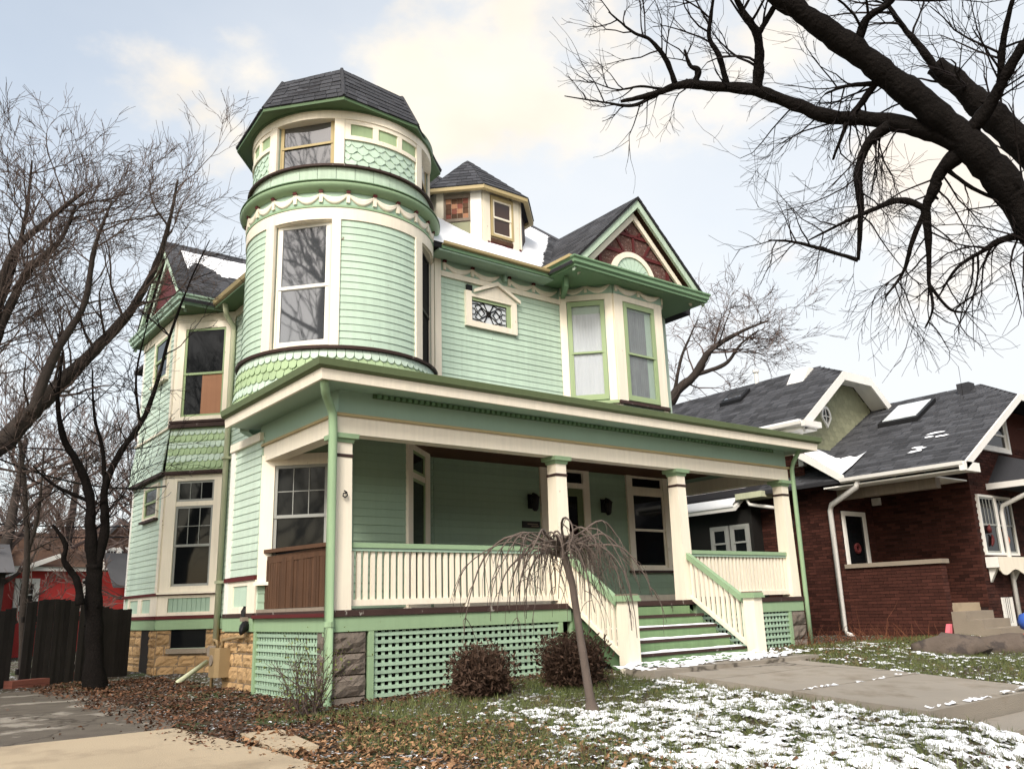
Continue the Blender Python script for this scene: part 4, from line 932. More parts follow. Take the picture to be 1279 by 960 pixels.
        obj('gable_roof', MB().prism(o, (0,0,-.05)), 'roofcore', H)
    mb = MB(); n = 18
    for r in range(n):
        f0, f1 = r/n, min(1, (r+1.2)/n); x = -.02
        while x < 3.0:
            p, q = x, min(x+.3, 3.0); x += .3; lf = .045+random.uniform(0,.006); D = hw+.1
            pp = lambda f, xx, l: (xx, 9.05-D*(1-f), za-D*(1-f)*sl+l)
            mb.add([pp(f0,p+.003,lf+.012),pp(f0,q-.003,lf+.012),pp(f1,q-.003,lf),pp(f1,p+.003,lf),pp(f0,p+.003,lf-.01),pp(f0,q-.003,lf-.01)], [(0,1,2,3),(4,5,1,0)])
    obj('shingle_courses', mb, 'shingle_i', H, kind='stuff')
    # downspouts at the back of the recess
    mb = MB().tube([(.72,6.75,6.2),(.82,6.90,5.95),(1.02,7.0,5.75),(1.02,7.0,5.6),(1.0,6.98,-.45)], .055, 8); obj('downspout', mb, 'drain', H, smooth=True)
    obj('pipe_bracket', MB().bx(.94,1.1,6.90,7.06,3.0,3.05).bx(.94,1.1,6.90,7.06,.6,.65), 'drain', H)
left_side()
# ---- the porch
BAL = None
def porch():
    global BAL
    PXR = 9.45
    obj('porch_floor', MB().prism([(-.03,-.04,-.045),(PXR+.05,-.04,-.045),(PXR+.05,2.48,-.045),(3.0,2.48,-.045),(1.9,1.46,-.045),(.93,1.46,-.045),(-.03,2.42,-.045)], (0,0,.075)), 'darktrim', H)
    ff = Fr((0,0),(PXR,0)); fl = Fr((0,2.44),(0,0)); frt = Fr((PXR,0),(PXR,2.5))
    # green band and dark nosing below the floor
    for a, b in ((0,3.74),(6.46,PXR)): obj('sill_band', MB().fb(ff, a, b, -.22, -.048, -.05, .02), 'leaf', H)
    obj('sill_band', MB().fb(fl, .0, fl.L-.052, -.22, -.048, -.05, .02), 'leaf', H)
    obj('sill_band', MB().fb(frt, .06, frt.L, -.22, -.048, -.05, .02), 'leaf', H)
    obj('floor_edge', MB().fb(fl, .0, fl.L+.0, -.045, .0, .03, .07), 'maroon', H)
    obj('crawlspace', MB().bx(.3, 9.2, 1.2, 1.4, -1.4, -.06), 'interior', H)  # near-black board painted in for the darkness under the porch
    # beam, frieze, ceiling, roof
    bz0, bz1, fz1 = 2.18, 2.42, 2.80
    obj('beam', MB().bx(.0, PXR, .0, .22, bz0, bz1), 'cream', H); obj('beam', MB().bx(.003, .22, .223, 2.44, bz0, bz1), 'cream', H); obj('beam', MB().bx(PXR-.22, PXR-.003, .223, 2.49, bz0, bz1), 'cream_worn', H)
    obj('beam_moulding', MB().bx(-.03, PXR+.03, -.03, .0, bz1-.015, bz1+.02).bx(-.03, -.001, .001, 2.46, bz1-.015, bz1+.02), 'sash_tan', H)
    obj('porch_frieze', MB().bx(.015, PXR-.015, .015, .2, bz1+.0, fz1+.1), 'sage', H); obj('porch_frieze', MB().bx(.012, .2, .2, 2.6, bz1, fz1+.1), 'sage', H); obj('porch_frieze', MB().bx(PXR-.2, PXR-.012, .2, 2.49, bz1, fz1+.1), 'sage', H)
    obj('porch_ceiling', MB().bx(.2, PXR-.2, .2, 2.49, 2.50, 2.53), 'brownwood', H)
    e = .42; zt = 2.97
    xl, xr, yf = -e, PXR+e, -e
    obj('eave_soffit', MB().prism([(xl+.03,yf+.03,2.745),(xr-.03,yf+.03,2.745),(xr-.03,2.48,2.745),(2.9,2.48,2.745),(.1,2.9,2.745),(xl+.03,2.9,2.745)], (0,0,.03)), 'sage', H)
    prof = [(-.04,2.73),(.0,2.73),(.012,2.86),(-.04,2.86)]
    gut = [(0,2.862),(.03,2.862),(.07,2.89),(.085,2.975),(.06,2.985),(.0,2.985)]
    path = [(xl,2.92,-1,0),(xl,yf,-1,-1),(xr,yf,1,-1),(xr,2.5,1,0)]
    obj('eave_fascia', MB().loft([[(x+dx*o,y+dy*o,z) for o,z in prof] for x,y,dx,dy in path], cap=True), 'cream', H)
    obj('porch_gutter', MB().loft([[(x+dx*o,y+dy*o,z) for o,z in gut] for x,y,dx,dy in path], cap=True), 'moss', H)
    rp = MB(); z2 = 3.30
    rp.add([(xl,yf,zt-.02),(xr,yf,zt-.02),(xr,2.5,z2),(1.2,2.5,z2),(1.2,2.92,z2),(xl,2.92,zt-.02),(xl,yf,2.78),(xr,yf,2.78),(xr,2.5,2.78),(1.2,2.5,2.78),(1.2,2.92,2.78),(xl,2.92,2.78)],
           [(0,1,2,3),(0,3,4,5),(11,10,9,6),(9,8,7,6),(5,4,10,11)]); obj('porch_roof', rp, 'roofcore', H)
    mb = MB(); n = 92
    for i in range(n): x = .55+i*(PXR-1.0)/n; mb.bx(x, x+.05, -.045, .014, 2.69, 2.738)
    obj('dentil_row', mb, 'cornice', H, kind='stuff')
    obj('dentil_backing', MB().bx(.5, PXR-.4, -.012, .0145, 2.685, 2.742), 'forest', H)
    # posts
    def post(x, y, w=.235):
        c = (x+w/2, y+w/2); sh = MB(); r = lambda h, z: [(c[0]-h,c[1]-h,z),(c[0]+h,c[1]-h,z),(c[0]+h,c[1]+h,z),(c[0]-h,c[1]+h,z)]
        sh.loft([r(w/2,.03), r(w/2*.87,1.90), r(w/2*.87,2.075)], cap=True)
        p = obj('porch_post', sh, 'cream', H)
        obj('post_band', MB().loft([r(w/2*.87+.008,1.885), r(w/2*.87+.012,1.90), r(w/2*.87+.008,1.925)], cap=True), 'darktrim', p)
        obj('post_cap', MB().loft([r(w/2*.9+.01,2.07), r(w/2*.9+.02,2.115), r(w/2+.045,2.12), r(w/2+.05,2.178)], cap=True), 'leaf', p)
        return p
    p1 = post(.005, .005); post(3.585, .005); post(6.27, .005); p4 = post(9.21, .005)
    obj('number_mark', MB().tube([(.105,-.012,1.46),(.14,-.016,1.44),(.15,-.016,1.40),(.12,-.016,1.375),(.09,-.016,1.39),(.095,-.016,1.425),(.13,-.016,1.43)], .009, 6), 'black', p1)
    obj('hook', MB().tube([(9.43,-.01,1.30),(9.40,-.03,1.36),(9.43,-.03,1.42)], .012, 6), 'black', p4)
    # railings
    bal = MB().bx(-.026,.026,-.019,.019,0,.635).mesh('baluster', 'cream')
    def rail(x0, x1, n, y=.115):
        r = obj('railing', MB().bx(x0,x1,y-.055,y+.055,.775,.835), 'leaf', H)
        obj('top_moulding', MB().bx(x0,x1,y-.04,y+.04,.735,.774), 'sage', r); obj('bottom_rail', MB().bx(x0,x1,y-.04,y+.04,.075,.15), 'cream', r)
        obj('rail_block', MB().bx((x0+x1)/2+.05,(x0+x1)/2+.11,y-.04,y+.03,.031,.074), 'cream', r)
        for i in range(n): inst('baluster', bal, r, (x0+(x1-x0)*(i+.5)/n+random.uniform(-.003,.003), y, .125), random.uniform(-.02,.02))
    rail(.235, 3.59, 34); rail(6.5, 9.215, 28)
    # right end railing (seen end on) and brown slatted side railing on the left
    r = obj('side_railing', MB().bx(9.29,9.37,.24,2.48,.775,.835), 'leaf', H); obj('bottom_rail', MB().bx(9.30,9.36,.24,2.48,.08,.15), 'cream', r)
    for i in range(22): inst('baluster', bal, r, (9.33,.3+i*.1,.125), math.pi/2)
    r = obj('side_railing', MB().hexa([(.03,.24,.80),(.17,.24,.80),(.17,2.42,.85),(.03,2.42,.85),(.03,.24,.85),(.17,.24,.85),(.17,2.42,.90),(.03,2.42,.90)]), 'brownwood', H)
    obj('rail_underboard', MB().bx(.07,.12,.24,2.40,.70,.80), 'brownwood', r); obj('bottom_board', MB().bx(.0,.2,.26,2.46,.031,.075), 'greywood', r)
    sl = MB().bx(-.022,.022,-.034,.034,0,.67).mesh('slat', 'brownwood')
    for i in range(27): inst('slat', sl, r, (.095+random.uniform(-.008,.008), .29+i*.079, .08))
    # lattice panels
    def lattice(fr, a, b, z0, z1, nh, nv, y=0., stiles=(1,1), frame='leaf'):
        lp = obj('lattice_frame', MB().fb(fr, a-.07, a, z0-.05, z1+.0, y-.05, y+.022), frame, H); obj('lattice_stile', MB().fb(fr, b, b+.07, z0-.05, z1, y-.05, y+.022), frame, lp)
        for i in range(nv):
            u = a+(b-a)*(i+.5)/nv; obj('lattice_strip', MB().fb(fr, u-.021, u+.021, z0, z1, y-.032, y-.018), 'lattice', lp)
        for j in range(nh):
            z = z0+(z1-z0)*(j+.5)/nh; obj('lattice_strip', MB().fb(fr, a, b, z-.021, z+.021, y-.016, y-.002), 'lattice', lp)
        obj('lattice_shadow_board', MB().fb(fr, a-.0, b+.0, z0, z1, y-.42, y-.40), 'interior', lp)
    lattice(ff, .54, 3.50, -1.02, -.225, 9, 30); lattice(ff, 6.55, 8.98, -.98, -.225, 8, 25)
    lattice(fl, .07, 2.20, -1.08, -.225, 9, 24); lattice(ff, 3.80, 6.4, -1.0, -.225, 8, 26, y=-.02)
    # stone piers: single blocks
    for x0, x1, zb in ((.0,.43,-1.2),(9.07,9.47,-1.2)):
        fp = Fr((x0,0),(x1,0)); fl_ = Fr((x0,.4),(x0,0)); fr_ = Fr((x1,0),(x1,.4)); hgt = .245
        obj('pier_core', MB().bx(x0+.03,x1-.03,.03,.38,zb,-.225), 'mortar', H)
        for k in range(4):
            z0 = -.225-(k+1)*hgt
            for fr, b in ((fp,x1-x0),(fl_,.4),(fr_,.4)):
                rock(fr, .0, b, z0+.008, z0+hgt-.008, 'pier', 'pier_stone', H, .045)
    # steps
    X0, X1 = 3.80, 6.28; run, rise = .25, .163
    st = [(-.02-run*i, -.0-rise*(i+1)) for i in range(5)]
    for i, (y, z) in enumerate(st):
        last = i == 4; x0, x1 = (X0, X1) if not last else (X0-.04, X1+.42); yb = y-run-(.12 if last else .0)
        z = z-.02
        t = obj('step_tread', MB().bx(x0-.0, x1+.03, yb-.03, y+.0, z-.04, z), 'darktrim', H)
        obj('step_riser', MB().bx(x0, x1, yb, yb+.02, z-(.163 if not last else .20), z-.042), 'leafworn', H)
        obj('step_face', MB().bx(x0, x1, y-.018, y-.001, z+.001, z+rise-.04), 'leafworn', H)
    # string boards and sloping rails between posts and newels
    yN = -1.20; newel = MB()
    for x in (3.60, 6.29):
        zb = -1.0 if x < 5 else -.95
        nn = obj('newel_post', MB().bx(x, x+.20, yN-.1, yN+.1, zb, .03), 'cream', H)
        obj('newel_cap', MB().bx(x-.035, x+.235, yN-.135, yN+.135, .031, .065).bx(x-.02, x+.22, yN-.12, yN+.12, .066, .105), 'leaf', nn)
        obj('newel_cap_top', MB().bx(x-.01, x+.21, yN-.11, yN+.11, .106, .125), 'greywood', nn)
        y0, y1 = .0, yN+.1; zt0, zt1 = .74, -.02; xc = x+.10
        def sl_box(o0, o1, hwid): return MB().hexa([(xc-hwid,y1,zt1+o0),(xc+hwid,y1,zt1+o0),(xc+hwid,y0,zt0+o0),(xc-hwid,y0,zt0+o0),(xc-hwid,y1,zt1+o1),(xc+hwid,y1,zt1+o1),(xc+hwid,y0,zt0+o1),(xc-hwid,y0,zt0+o1)])
        r = obj('stair_rail', sl_box(-.06,.04,.05), 'leaf', H); obj('stair_bottom_rail', sl_box(-.70,-.63,.03), 'cream', r)
        for i in range(11):
            f = (i+.6)/11.4; y = y0+(y1-y0)*f; z = zt0+(zt1-zt0)*f
            obj('baluster', MB().bx(xc-.02,xc+.02,y-.024,y+.024,z-.66,z-.05), 'cream', r)
    for x in (X0-.03, X1+.0):
        obj('stair_stringer', MB().prism([(x,.0,-.10),(x,-1.1,-.80),(x,-1.1,-1.0),(x,-.0,-.42)], (.03,0,0)), 'forest', H)
    # downspouts at both front corners
    mb = MB().tube([(-.34,-.32,2.80),(-.33,-.30,2.70),(-.26,-.20,2.60),(-.14,-.07,2.50),(-.09,-.05,2.40),(-.075,-.04,2.2),(-.065,-.03,-.9),(-.09,-.10,-1.02),(-.16,-.22,-1.06)], .055, 10)
    d = obj('downspout', mb, 'leaf', H, smooth=True); obj('pipe_joint', MB().tube([(-.066,-.03,-.16),(-.066,-.03,-.10)], .064, 10), 'leaf', d)
    mb = MB().tube([(9.55,-.25,2.78),(9.56,-.2,2.70),(9.52,-.10,2.52),(9.51,-.06,2.4),(9.51,-.05,.0),(9.51,-.05,-.85)], .042, 8); obj('downspout', mb, 'leaf', H, smooth=True)
    # snow left on the treads
    for i, (y, z) in enumerate(st):
        if i == 0: continue
        z = z-.02; x0, x1 = (X0+.02, X1-.02) if i < 4 else (X0+.0, X1+.42); yb = y-run-(.12 if i == 4 else .0)
        n = 46; mb = MB(); rr = []
        for k in range(n+1):
            x = x0+(x1-x0)*k/n; h = .012+.022*float(fbm(np.array(x*5.), np.array(i*7.3)))*(.5 if i == 1 else 1.); back = yb+.05+.20*float(fbm(np.array(x*2.2), np.array(i*3.1+5)))
            ed = 0.3 if k in (0, n) else 1.
            rr.append([(x,yb-.022,z+.001),(x,yb-.024+random.uniform(-.004,.006),z+h*ed),(x,(yb+back)/2,z+h*1.15*ed),(x,back,z+.002)])
        mb.loft(rr, closed=False); obj('step_snow', mb, 'snow', None, smooth=True, label='thin strip of snow along the nosing of %s green step' % ['','the top','the second','the third','the wide bottom'][i], cat='snow', kind='stuff')
porch()
# ---- small things fixed to the house
def fixtures():
    c = OW.pt(1.0, -.13, .06)
    w = thing('wall_fixture', 'small black fixture hanging on the green sill band above the yellow stone', 'fixture', c)
    mb = MB().loft([[OW.pt(1.0+r*math.cos(a)*.9+dx, -.13+dz+r*math.sin(a)*.8, .02+.16*t) for a in [2*math.pi*k/8 for k in range(8)]] for t, r, dx, dz in ((0,.08,0,0),(.4,.12,.02,-.02),(.8,.10,.08,-.06),(1,.05,.14,-.09))], cap=True); obj('fixture_body', mb, 'black', w, smooth=True)
    obj('fixture_stem', MB().tube([OW.pt(.92,-.05,.05), OW.pt(.88,.06,.05), OW.pt(.89,.13,.04)], [.05,.04,.02], 6), 'black', w)
    obj('fixture_clip', MB().fb(OW, .96, 1.06, -.08, -.02, .03, .13), 'greywood', w)
    # gas meter on the stone wall
    p = onp(276, 822, 0, .0); yc = p[1]+.55; x = .0
    g = thing('gas_meter', 'tan painted gas meter with pipes against the yellow stone foundation', 'gas meter', (-.12, yc-.55, -1.1))
    ym = onp(276, 820, 0, -.1)[1]; fr = Fr((-.02,ym+.20),(-.02,ym-.17))
    obj('meter_box', MB().loft([[fr.pt(u,z,o) for u,o in ((.0,.0),(.37,.0),(.37,.16),(.30,.21),(.07,.21),(.0,.16))] for z in (-.86,-.84,-.48,-.45)], cap=True), 'meter', g)
    obj('meter_dial', MB().tube([fr.pt(.18,-.62,.2), fr.pt(.18,-.62,.225)], .075, 14), 'greywood', g)
    obj('inlet_pipe', MB().tube([fr.pt(.30,-.45,.1), fr.pt(.30,-.38,.1), fr.pt(.33,-.34,.1), fr.pt(.75,-.30,.05), fr.pt(.95,-.29,-.02)], .024, 8), 'meter', g, smooth=True)
    obj('riser_pipe', MB().tube([fr.pt(.07,-.45,.1), fr.pt(.06,-.36,.1), fr.pt(-.08,-.34,.1), fr.pt(-.10,-.4,.1), fr.pt(-.10,-1.25,.1)], .024, 8), 'meter', g, smooth=True)
    obj('regulator', MB().tube([fr.pt(-.10,-.50,.04), fr.pt(-.10,-.50,.17)], .08, 12), 'greywood', g)
    a = hit(221, 855); b = onp(262, 838, 1, 4.4)
    b = np.array([a[0]+.75, a[1]+.9, a[2]+.28])
    obj('pipe', MB().tube([a+[0,0,.03], b], .04, 8), 'drain', None, smooth=True, label='pale drain pipe lying slanted on the leaves below the gas meter', cat='pipe')
    for (px, py), lab, rz in (((33,858),'loose red brick slab lying at the gap in the dark fence',.4),((80,848),'low stack of red bricks at the foot of the dark fence',.2)):
        q = hit(px, py); mb = MB(); c, s = math.cos(rz), math.sin(rz)
        for k in range(2):
            L, Wd = (.32, .12); z = q[2]-.02+k*.075
            mb.hexa([(q[0]+c*x-s*y, q[1]+s*x+c*y, z+zz) for zz in (0,.07) for x, y in ((-L,-Wd),(L,-Wd),(L,Wd),(-L,Wd))])
        obj('brick_stack', mb, 'redbrick', None, label=lab, cat='bricks')
fixtures()
flush()
# ------------------------------------------------------------------ the brick house next door
def neighbour():
    N = thing('brick_house', 'dark red brick house with grey shingle roofs, white gutters and an olive shingled gable', 'house', (15.5, 2, -.85))
    XS = 13.; gb = -1.3
    side, porchw, front = Fr((XS,14),(XS,1.2)), Fr((14.42,1.2),(14.42,-1.11)), Fr((14.42,-1.11),(20.5,-1.11))
    door = Fr((XS,1.2),(14.42,1.2)); low = Fr((XS,1.2),(XS,-.92))
    obj('wall', MB().bx(XS+.012, 20.4, 1.212, 2.24, gb, 2.5), 'brickmortar', N); obj('wall', MB().bx(XS+.012, 20.4, 2.25, 14, gb, 3.7), 'brickmortar', N); obj('wall', MB().bx(14.432, 20.4, -1.098, 1.212, gb, 2.62), 'brickmortar', N)
    obj('porch_wall', MB().bx(XS+.012, XS+.22, -.908, 1.21, gb, .60), 'brickmortar', N)
    obj('porch_floor', MB().bx(XS+.22, 14.43, -.92, 1.21, gb, -.20), 'concrete', N)
    def bricks(fr, u0, u1, z0, z1, holes=(), parts=False):
        big = MB(); h = .068; r = 0; z = z0
        while z < z1-.02:
            u = u0-(.105 if r % 2 else 0)
            while u < u1:
                p, q = max(u+.005, u0), min(u+.205, u1); u += .21
                if q-p < .02: continue
                if any(h0 < (p+q)/2 < h1 and a < z+h/2 < b for h0, h1, a, b in holes): continue
                mb = MB().fb(fr, p, q, z+.005, min(z+h-.005, z1), -.03, .0+random.uniform(.0, .005))
                if parts: piece('brick', N, mb, 'brick')
                else: big.join(mb)
            z += h; r += 1
        if not parts: obj('brickwork', big, 'brick', N, kind='stuff')
    bricks(low, 0, low.L, -.86, .60, parts=True)
    bricks(side, 6.2, side.L-.75, -.86, 3.6); bricks(side, side.L-.75, side.L, -.86, 2.6); bricks(porchw, 0, porchw.L, -.3, 2.5)
    bricks(front, 0, 4.2, -.86, 3.3, holes=[(.2,1.78,.76,2.06),(.58,1.08,-.75,-.1)]); bricks(door, 0, door.L, -.2, 2.5, holes=[(.1,1.0,-.3,1.9)])
    lowf = Fr((XS,-.92),(XS+.22,-.92)); bricks(lowf, 0, .22, -.86, .6)
    obj('stone_cap', MB().bx(XS-.05, XS+.27, -.97, 1.19, .601, .69), 'lime_sill', N)
    obj('base_ledge', MB().fb(side, 5, side.L, -1.25, -.865, -.02, .06).fb(low, 0, low.L, -1.25, -.865, -.021, .061), 'lime_sill', N)
    # door in the recess
    d = obj('door_frame', MB().fb(door, .08, .16, -.2, 1.88, 0, .05).fb(door, .92, 1.02, -.2, 1.88, 0, .05).fb(door, .16, .92, 1.78, 1.88, 0, .048), 'white', N)
    obj('door', MB().fb(door, .16, .92, -.2, 1.78, -.01, .012), 'dark', d); obj('door_wreath', MB().tube([door.pt(.54+.09*math.cos(a),1.05+.09*math.sin(a),.03) for a in [k*math.pi/6 for k in range(13)]], .035, 6), 'maroon', d)
    obj('porch_light', MB().fb(porchw, .06, .26, 2.05, 2.22, 0, .07), 'metalwhite', N)
    # front windows, flower box, cellar window
    for a, b in ((.24,.95),(1.05,1.76)): window(N, front, a, b, .82, 2.02, (.05,.05,.05,.05), 'white', 'sashgrey', ('dark','dark'), .5, 0, .05, muntin=(4,1), sill=False, sw=.04)
    fbx = obj('flower_box', MB().fb(front, .12, 2.7, .50, .72, .02, .28), 'white', N)
    pts = [front.pt(.12+2.5*i/24, .40-.06*math.sin(i/24*math.pi*5)+(.04 if i in (0,24) else 0), .285) for i in range(25)]
    obj('box_apron', MB().loft([[p for p in pts], [p+np.array([0,0,.72-p[2]]) for p in pts], [p+np.array([0,.02,.72-p[2]]) for p in pts], [p+np.array([0,.02,0]) for p in pts]], closed=False), 'cream', fbx)
    for u in (.2, 1.3): obj('box_bracket', MB().prism([front.pt(u,.5,.02), front.pt(u,.5,.2), front.pt(u,.2,.02)], np.append(front.u*.1,0)), 'white', fbx)
    w = obj('cellar_window', MB().fb(front, .58, .64, -.74, -.12, 0, .03).fb(front, 1.02, 1.08, -.74, -.12, 0, .03).fb(front, .64, 1.02, -.74, -.66, 0, .03), 'white', N)
    obj('pane', MB().fb(front, .64, 1.02, -.66, -.12, -.01, .004), 'dark', w)
    for i in range(4): obj('window_bar', MB().fb(front, .69+i*.09, .71+i*.09, -.66, -.12, .01, .03), 'metalwhite', w)
    # porch steps going down to the street
    for i in range(4):
        y = -.92-.30*i; z = -.20-.16*(i+1)
        obj('porch_step', MB().bx(XS+.12, 14.3, y-.30 if i < 3 else y-.45, y, gb, z), 'lime_sill', N)
    # roof of the front wing, with a clipped gable to the street
    xe, ze, s1 = 12.5, 2.50, .5603; xr, zr = 16.85, 2.50+.5603*4.35; yb, yf = 2.0, -1.95
    T = lambda x: ze+s1*(x-xe)
    rt, rtz = 15.65, T(15.65); rt2 = 2*xr-rt
    top = [(xe,yf,ze),(rt,yf,rtz),(xr,-.73,zr),(xr,7,zr),(xe,7,ze)]
    obj('wing_roof', MB().prism([(x,y,z-.08) for x,y,z in top], (0,0,.08)), 'roofcore', N)
    top2 = [(2*xr-x,y,z) for x,y,z in top][::-1]; obj('wing_roof', MB().prism([(x,y,z-.08) for x,y,z in top2], (0,0,.08)), 'roofcore', N)
    obj('clipped_gable_roof', MB().prism([(rt,yf,rtz-.08),(rt2,yf,rtz-.08),(xr,-.73,zr-.08)], (0,0,.08)), 'shingle', N)
    def courses(xA, yA, yB, zA, sl, xB, clip, step=.14, tab=.30, mt='shingle_i'):
        mb = MB(); n = int((xB-xA)/step); dx = (xB-xA)/n
        for r in range(n):
            x0, x1 = xA+dx*r, xA+dx*(r+1.15)
            if x1 > xB: x1 = xB
            y = yA-random.uniform(0,.3); lim = clip(x1)
            while y < yB:
                w = tab*random.uniform(.7,1.2); p, q = max(y,yA,lim), min(y+w,yB); y += w
                if q-p < .01: continue
                lf = .006+random.uniform(0,.008); z = lambda x, l: zA+sl*(x-xA)+l
                mb.add([(x0,p+.004,z(x0,lf+.012)),(x0,q-.004,z(x0,lf+.012)),(x1,q-.004,z(x1,lf)),(x1,p+.004,z(x1,lf)),(x0,p+.004,z(x0,0)),(x0,q-.004,z(x0,0))], [(3,2,1,0),(0,1,5,4)])
        obj('shingle_courses', mb, mt, N, kind='stuff')
    courses(xe, yf, 3., ze, s1, xr, lambda x: yf+max(0,(x-rt))*1.02)
    # gutters, soffits, fascia
    def gutter(p, q, name='gutter', mt='metalwhite'):
        p, q = np.array(p, float), np.array(q, float); mb = MB()
        pr = [(0,0),(-.06,-.005),(-.11,.03),(-.12,.10),(-.10,.10),(-.09,.05),(0,.03)]
        mb.loft([[(x+o, y, z+dz) for o, dz in pr] for x, y, z in (p, q)], cap=True); return obj(name, mb, mt, N)
    gutter((xe,yf,2.41),(xe,.72,2.41)); obj('eave_soffit', MB().bx(xe,14.4,-1.085,1.19,2.34,2.37), 'white', N); obj('eave_soffit', MB().bx(xe,xe+.5,yf+.09,-1.09,2.34,2.37), 'white', N)
    obj('eave_beam', MB().bx(XS+.0, XS+.2, -1.08, 1.19, 2.12, 2.335), 'greywood', N)
    obj('eave_return', MB().bx(xe-.1, xe+.55, yf-.03, yf+.08, 2.32, 2.50), 'white', N)
    obj('rake_board', MB().prism([(xe,yf-.03,ze-.16),(rt,yf-.03,rtz-.16),(rt,yf-.03,rtz+.01),(xe,yf-.03,ze+.01)], (0,.04,0)), 'metalwhite', N)
    obj('rake_board', MB().prism([(rt,yf-.03,rtz-.14),(rt2,yf-.03,rtz-.14),(rt2,yf-.03,rtz+.01),(rt,yf-.03,rtz+.01)], (0,.04,0)), 'white', N)
    obj('gable_wall', MB().prism([(14.44,-1.09,2.6),(19.2,-1.09,2.6),(19.2,-1.09,3.9),(18,-1.09,4.2),(15.6,-1.09,4.2),(14.44,-1.09,3.4)], (0,.15,0)), 'brick', N)
    gw = Fr((15.0,-1.11),(20,-1.11)); window(N, gw, .35, 1.6, 3.2, 3.85, (.08,.08,.10,.10), 'white', 'white', ('dark','dark'), .5, 0, .08, sill=False)
    # front entry roof at the right with its downspout
    mb = MB().add([(15.3,-3.0,2.32),(19,-3.0,2.32),(19,-1.0,3.1),(16.2,-1.0,3.1),(15.3,-1.0,2.32),(15.3,-3.0,2.24),(19,-3.0,2.24),(19,-1.0,2.24),(15.3,-1.0,2.24)], [(0,1,2,3),(0,3,4),(8,7,6,5),(5,6,1,0),(8,5,0,4)]); obj('entry_roof', mb, 'shingle', N)
    obj('entry_gutter', MB().bx(15.2,19,-3.1,-3.0,2.2,2.33).bx(15.2,15.3,-3.0,-1.0,2.2,2.33), 'metalwhite', N)
    obj('downspout', MB().tube([(15.25,-2.2,2.2),(15.25,-2.1,2.1),(15.55,-1.25,1.85),(15.6,-1.18,1.7),(15.6,-1.18,-.9)], .05, 8), 'metalwhite', N, smooth=True)
    obj('downspout', MB().tube([(12.5,.35,2.44),(12.52,.4,2.30),(12.88,1.28,2.02),(12.93,1.36,1.9),(12.93,1.36,-.72),(12.90,1.30,-.80),(12.8,1.12,-.84)], .06, 8), 'metalwhite', N, smooth=True)
    # skirt roof facing the street, carrying snow, with its rake at the left
    v = [(12.5,.70,2.52),(12.5,2.02,3.43),(15.,2.02,3.43),(15.,.70,2.52)]
    obj('skirt_roof', MB().prism([(x,y,z-.02) for x,y,z in v[::-1]], (0,0,.10)), 'shingle', N)
    obj('rake_board', MB().prism([(12.48,.62,2.40),(12.48,4.2,4.0),(12.48,4.2,4.12),(12.48,.62,2.60)][::1], (.05,0,0)), 'metalwhite', N) if False else obj('rake_board', MB().prism([(12.46,.66,2.40),(12.46,2.02,3.33),(12.46,2.02,3.50),(12.46,.66,2.58)], (.05,0,0)), 'metalwhite', N)
    sn = MB(); n = 16; rr = []
    for k in range(n+1):
        f = k/n; y = .72+1.22*f; z = 2.52+.69*(y-.70)+.085; xr_ = 13.75-.15*f+.55*(fbm(np.array(f*6.),np.array(2.))-.5)
        zw = lambda x: max(z, ze+s1*(x-xe)+.02); rr.append([(12.53,y,z),(12.6,y,z+.04),(13.0,y,zw(13.0)+.05),(13.35,y,zw(13.35)+.05),(float(xr_)-.1,y,zw(float(xr_)-.1)+.04),(float(xr_),y,zw(float(xr_))-.01)])
    obj('roof_snow', sn.loft(rr, closed=False), 'snow', None, smooth=True, label='bright snow patch on the brick house roof above the white downspout', cat='snow', kind='stuff')
    mb = MB()
    for px, py, w in ((1143,564,.35),(1150,560,.2),(1160,546,.22),(1168,541,.35),(1173,545,.16),(1180,544,.14),(1146,559,.2)):
        v = ray(px,py); nrm = np.array([-s1,0,1.]); t = ((np.array([xe,0,ze+.03])-CAM)@nrm)/(v@nrm); p = CAM+v*t
        rr_ = [(math.cos(k*math.pi/4.5)*random.uniform(.5,1.2), math.sin(k*math.pi/4.5)*random.uniform(.6,1.2)) for k in range(9)]; mb.add([p+np.array([a*.05,b*w*.6,a*.05*s1+.012]) for a,b in rr_], [tuple(range(9))])
    obj('roof_snow', mb, 'snow', None, label='few small snow flecks on the grey roof above the long white gutter', cat='snow', kind='stuff')
    # tall part behind, olive clipped gable
    ue, uz, us = 12.5, 3.98, .745; xm = 15.11; zm = uz+us*(xm-ue); yg = 1.5
    c1, c1z = 14.48, uz+us*(14.48-ue); c2 = 2*xm-c1; hy = 2.55
    left = [(ue,yg,uz),(c1,yg,c1z),(xm,hy,zm),(xm,13,zm),(ue,13,uz)]
    obj('upper_roof', MB().prism([(x,y,z-.09) for x,y,z in left], (0,0,.09)), 'roofcore', N); obj('upper_roof', MB().prism([(2*xm-x,y,z-.09) for x,y,z in left][::-1], (0,0,.09)), 'roofcore', N)
    obj('clipped_gable_roof', MB().prism([(c1,yg,c1z-.05),(c2,yg,c1z-.05),(xm,hy,zm-.05)], (0,0,.06)), 'shingle', N)
    courses(ue, yg, 10.5, uz, us, xm, lambda x: yg+max(0,(x-c1))*1.48)
    obj('upper_wall', MB().prism([(13.0,2.01,3.0),(17.3,2.01,3.0),(17.3,2.01,4.1),(c2,2.01,c1z-.15),(c1,2.01,c1z-.15),(13.0,2.01,4.2)], (0,.2,0)), 'olivewall', N)
    obj('upper_wall', MB().bx(13.05, 17.25, 2.22, 13, 2.6, 3.95), 'olivewall', N)
    fo = Fr((13.0,2.01),(17.3,2.01)); mb = MB(); r = 0; z = 3.1
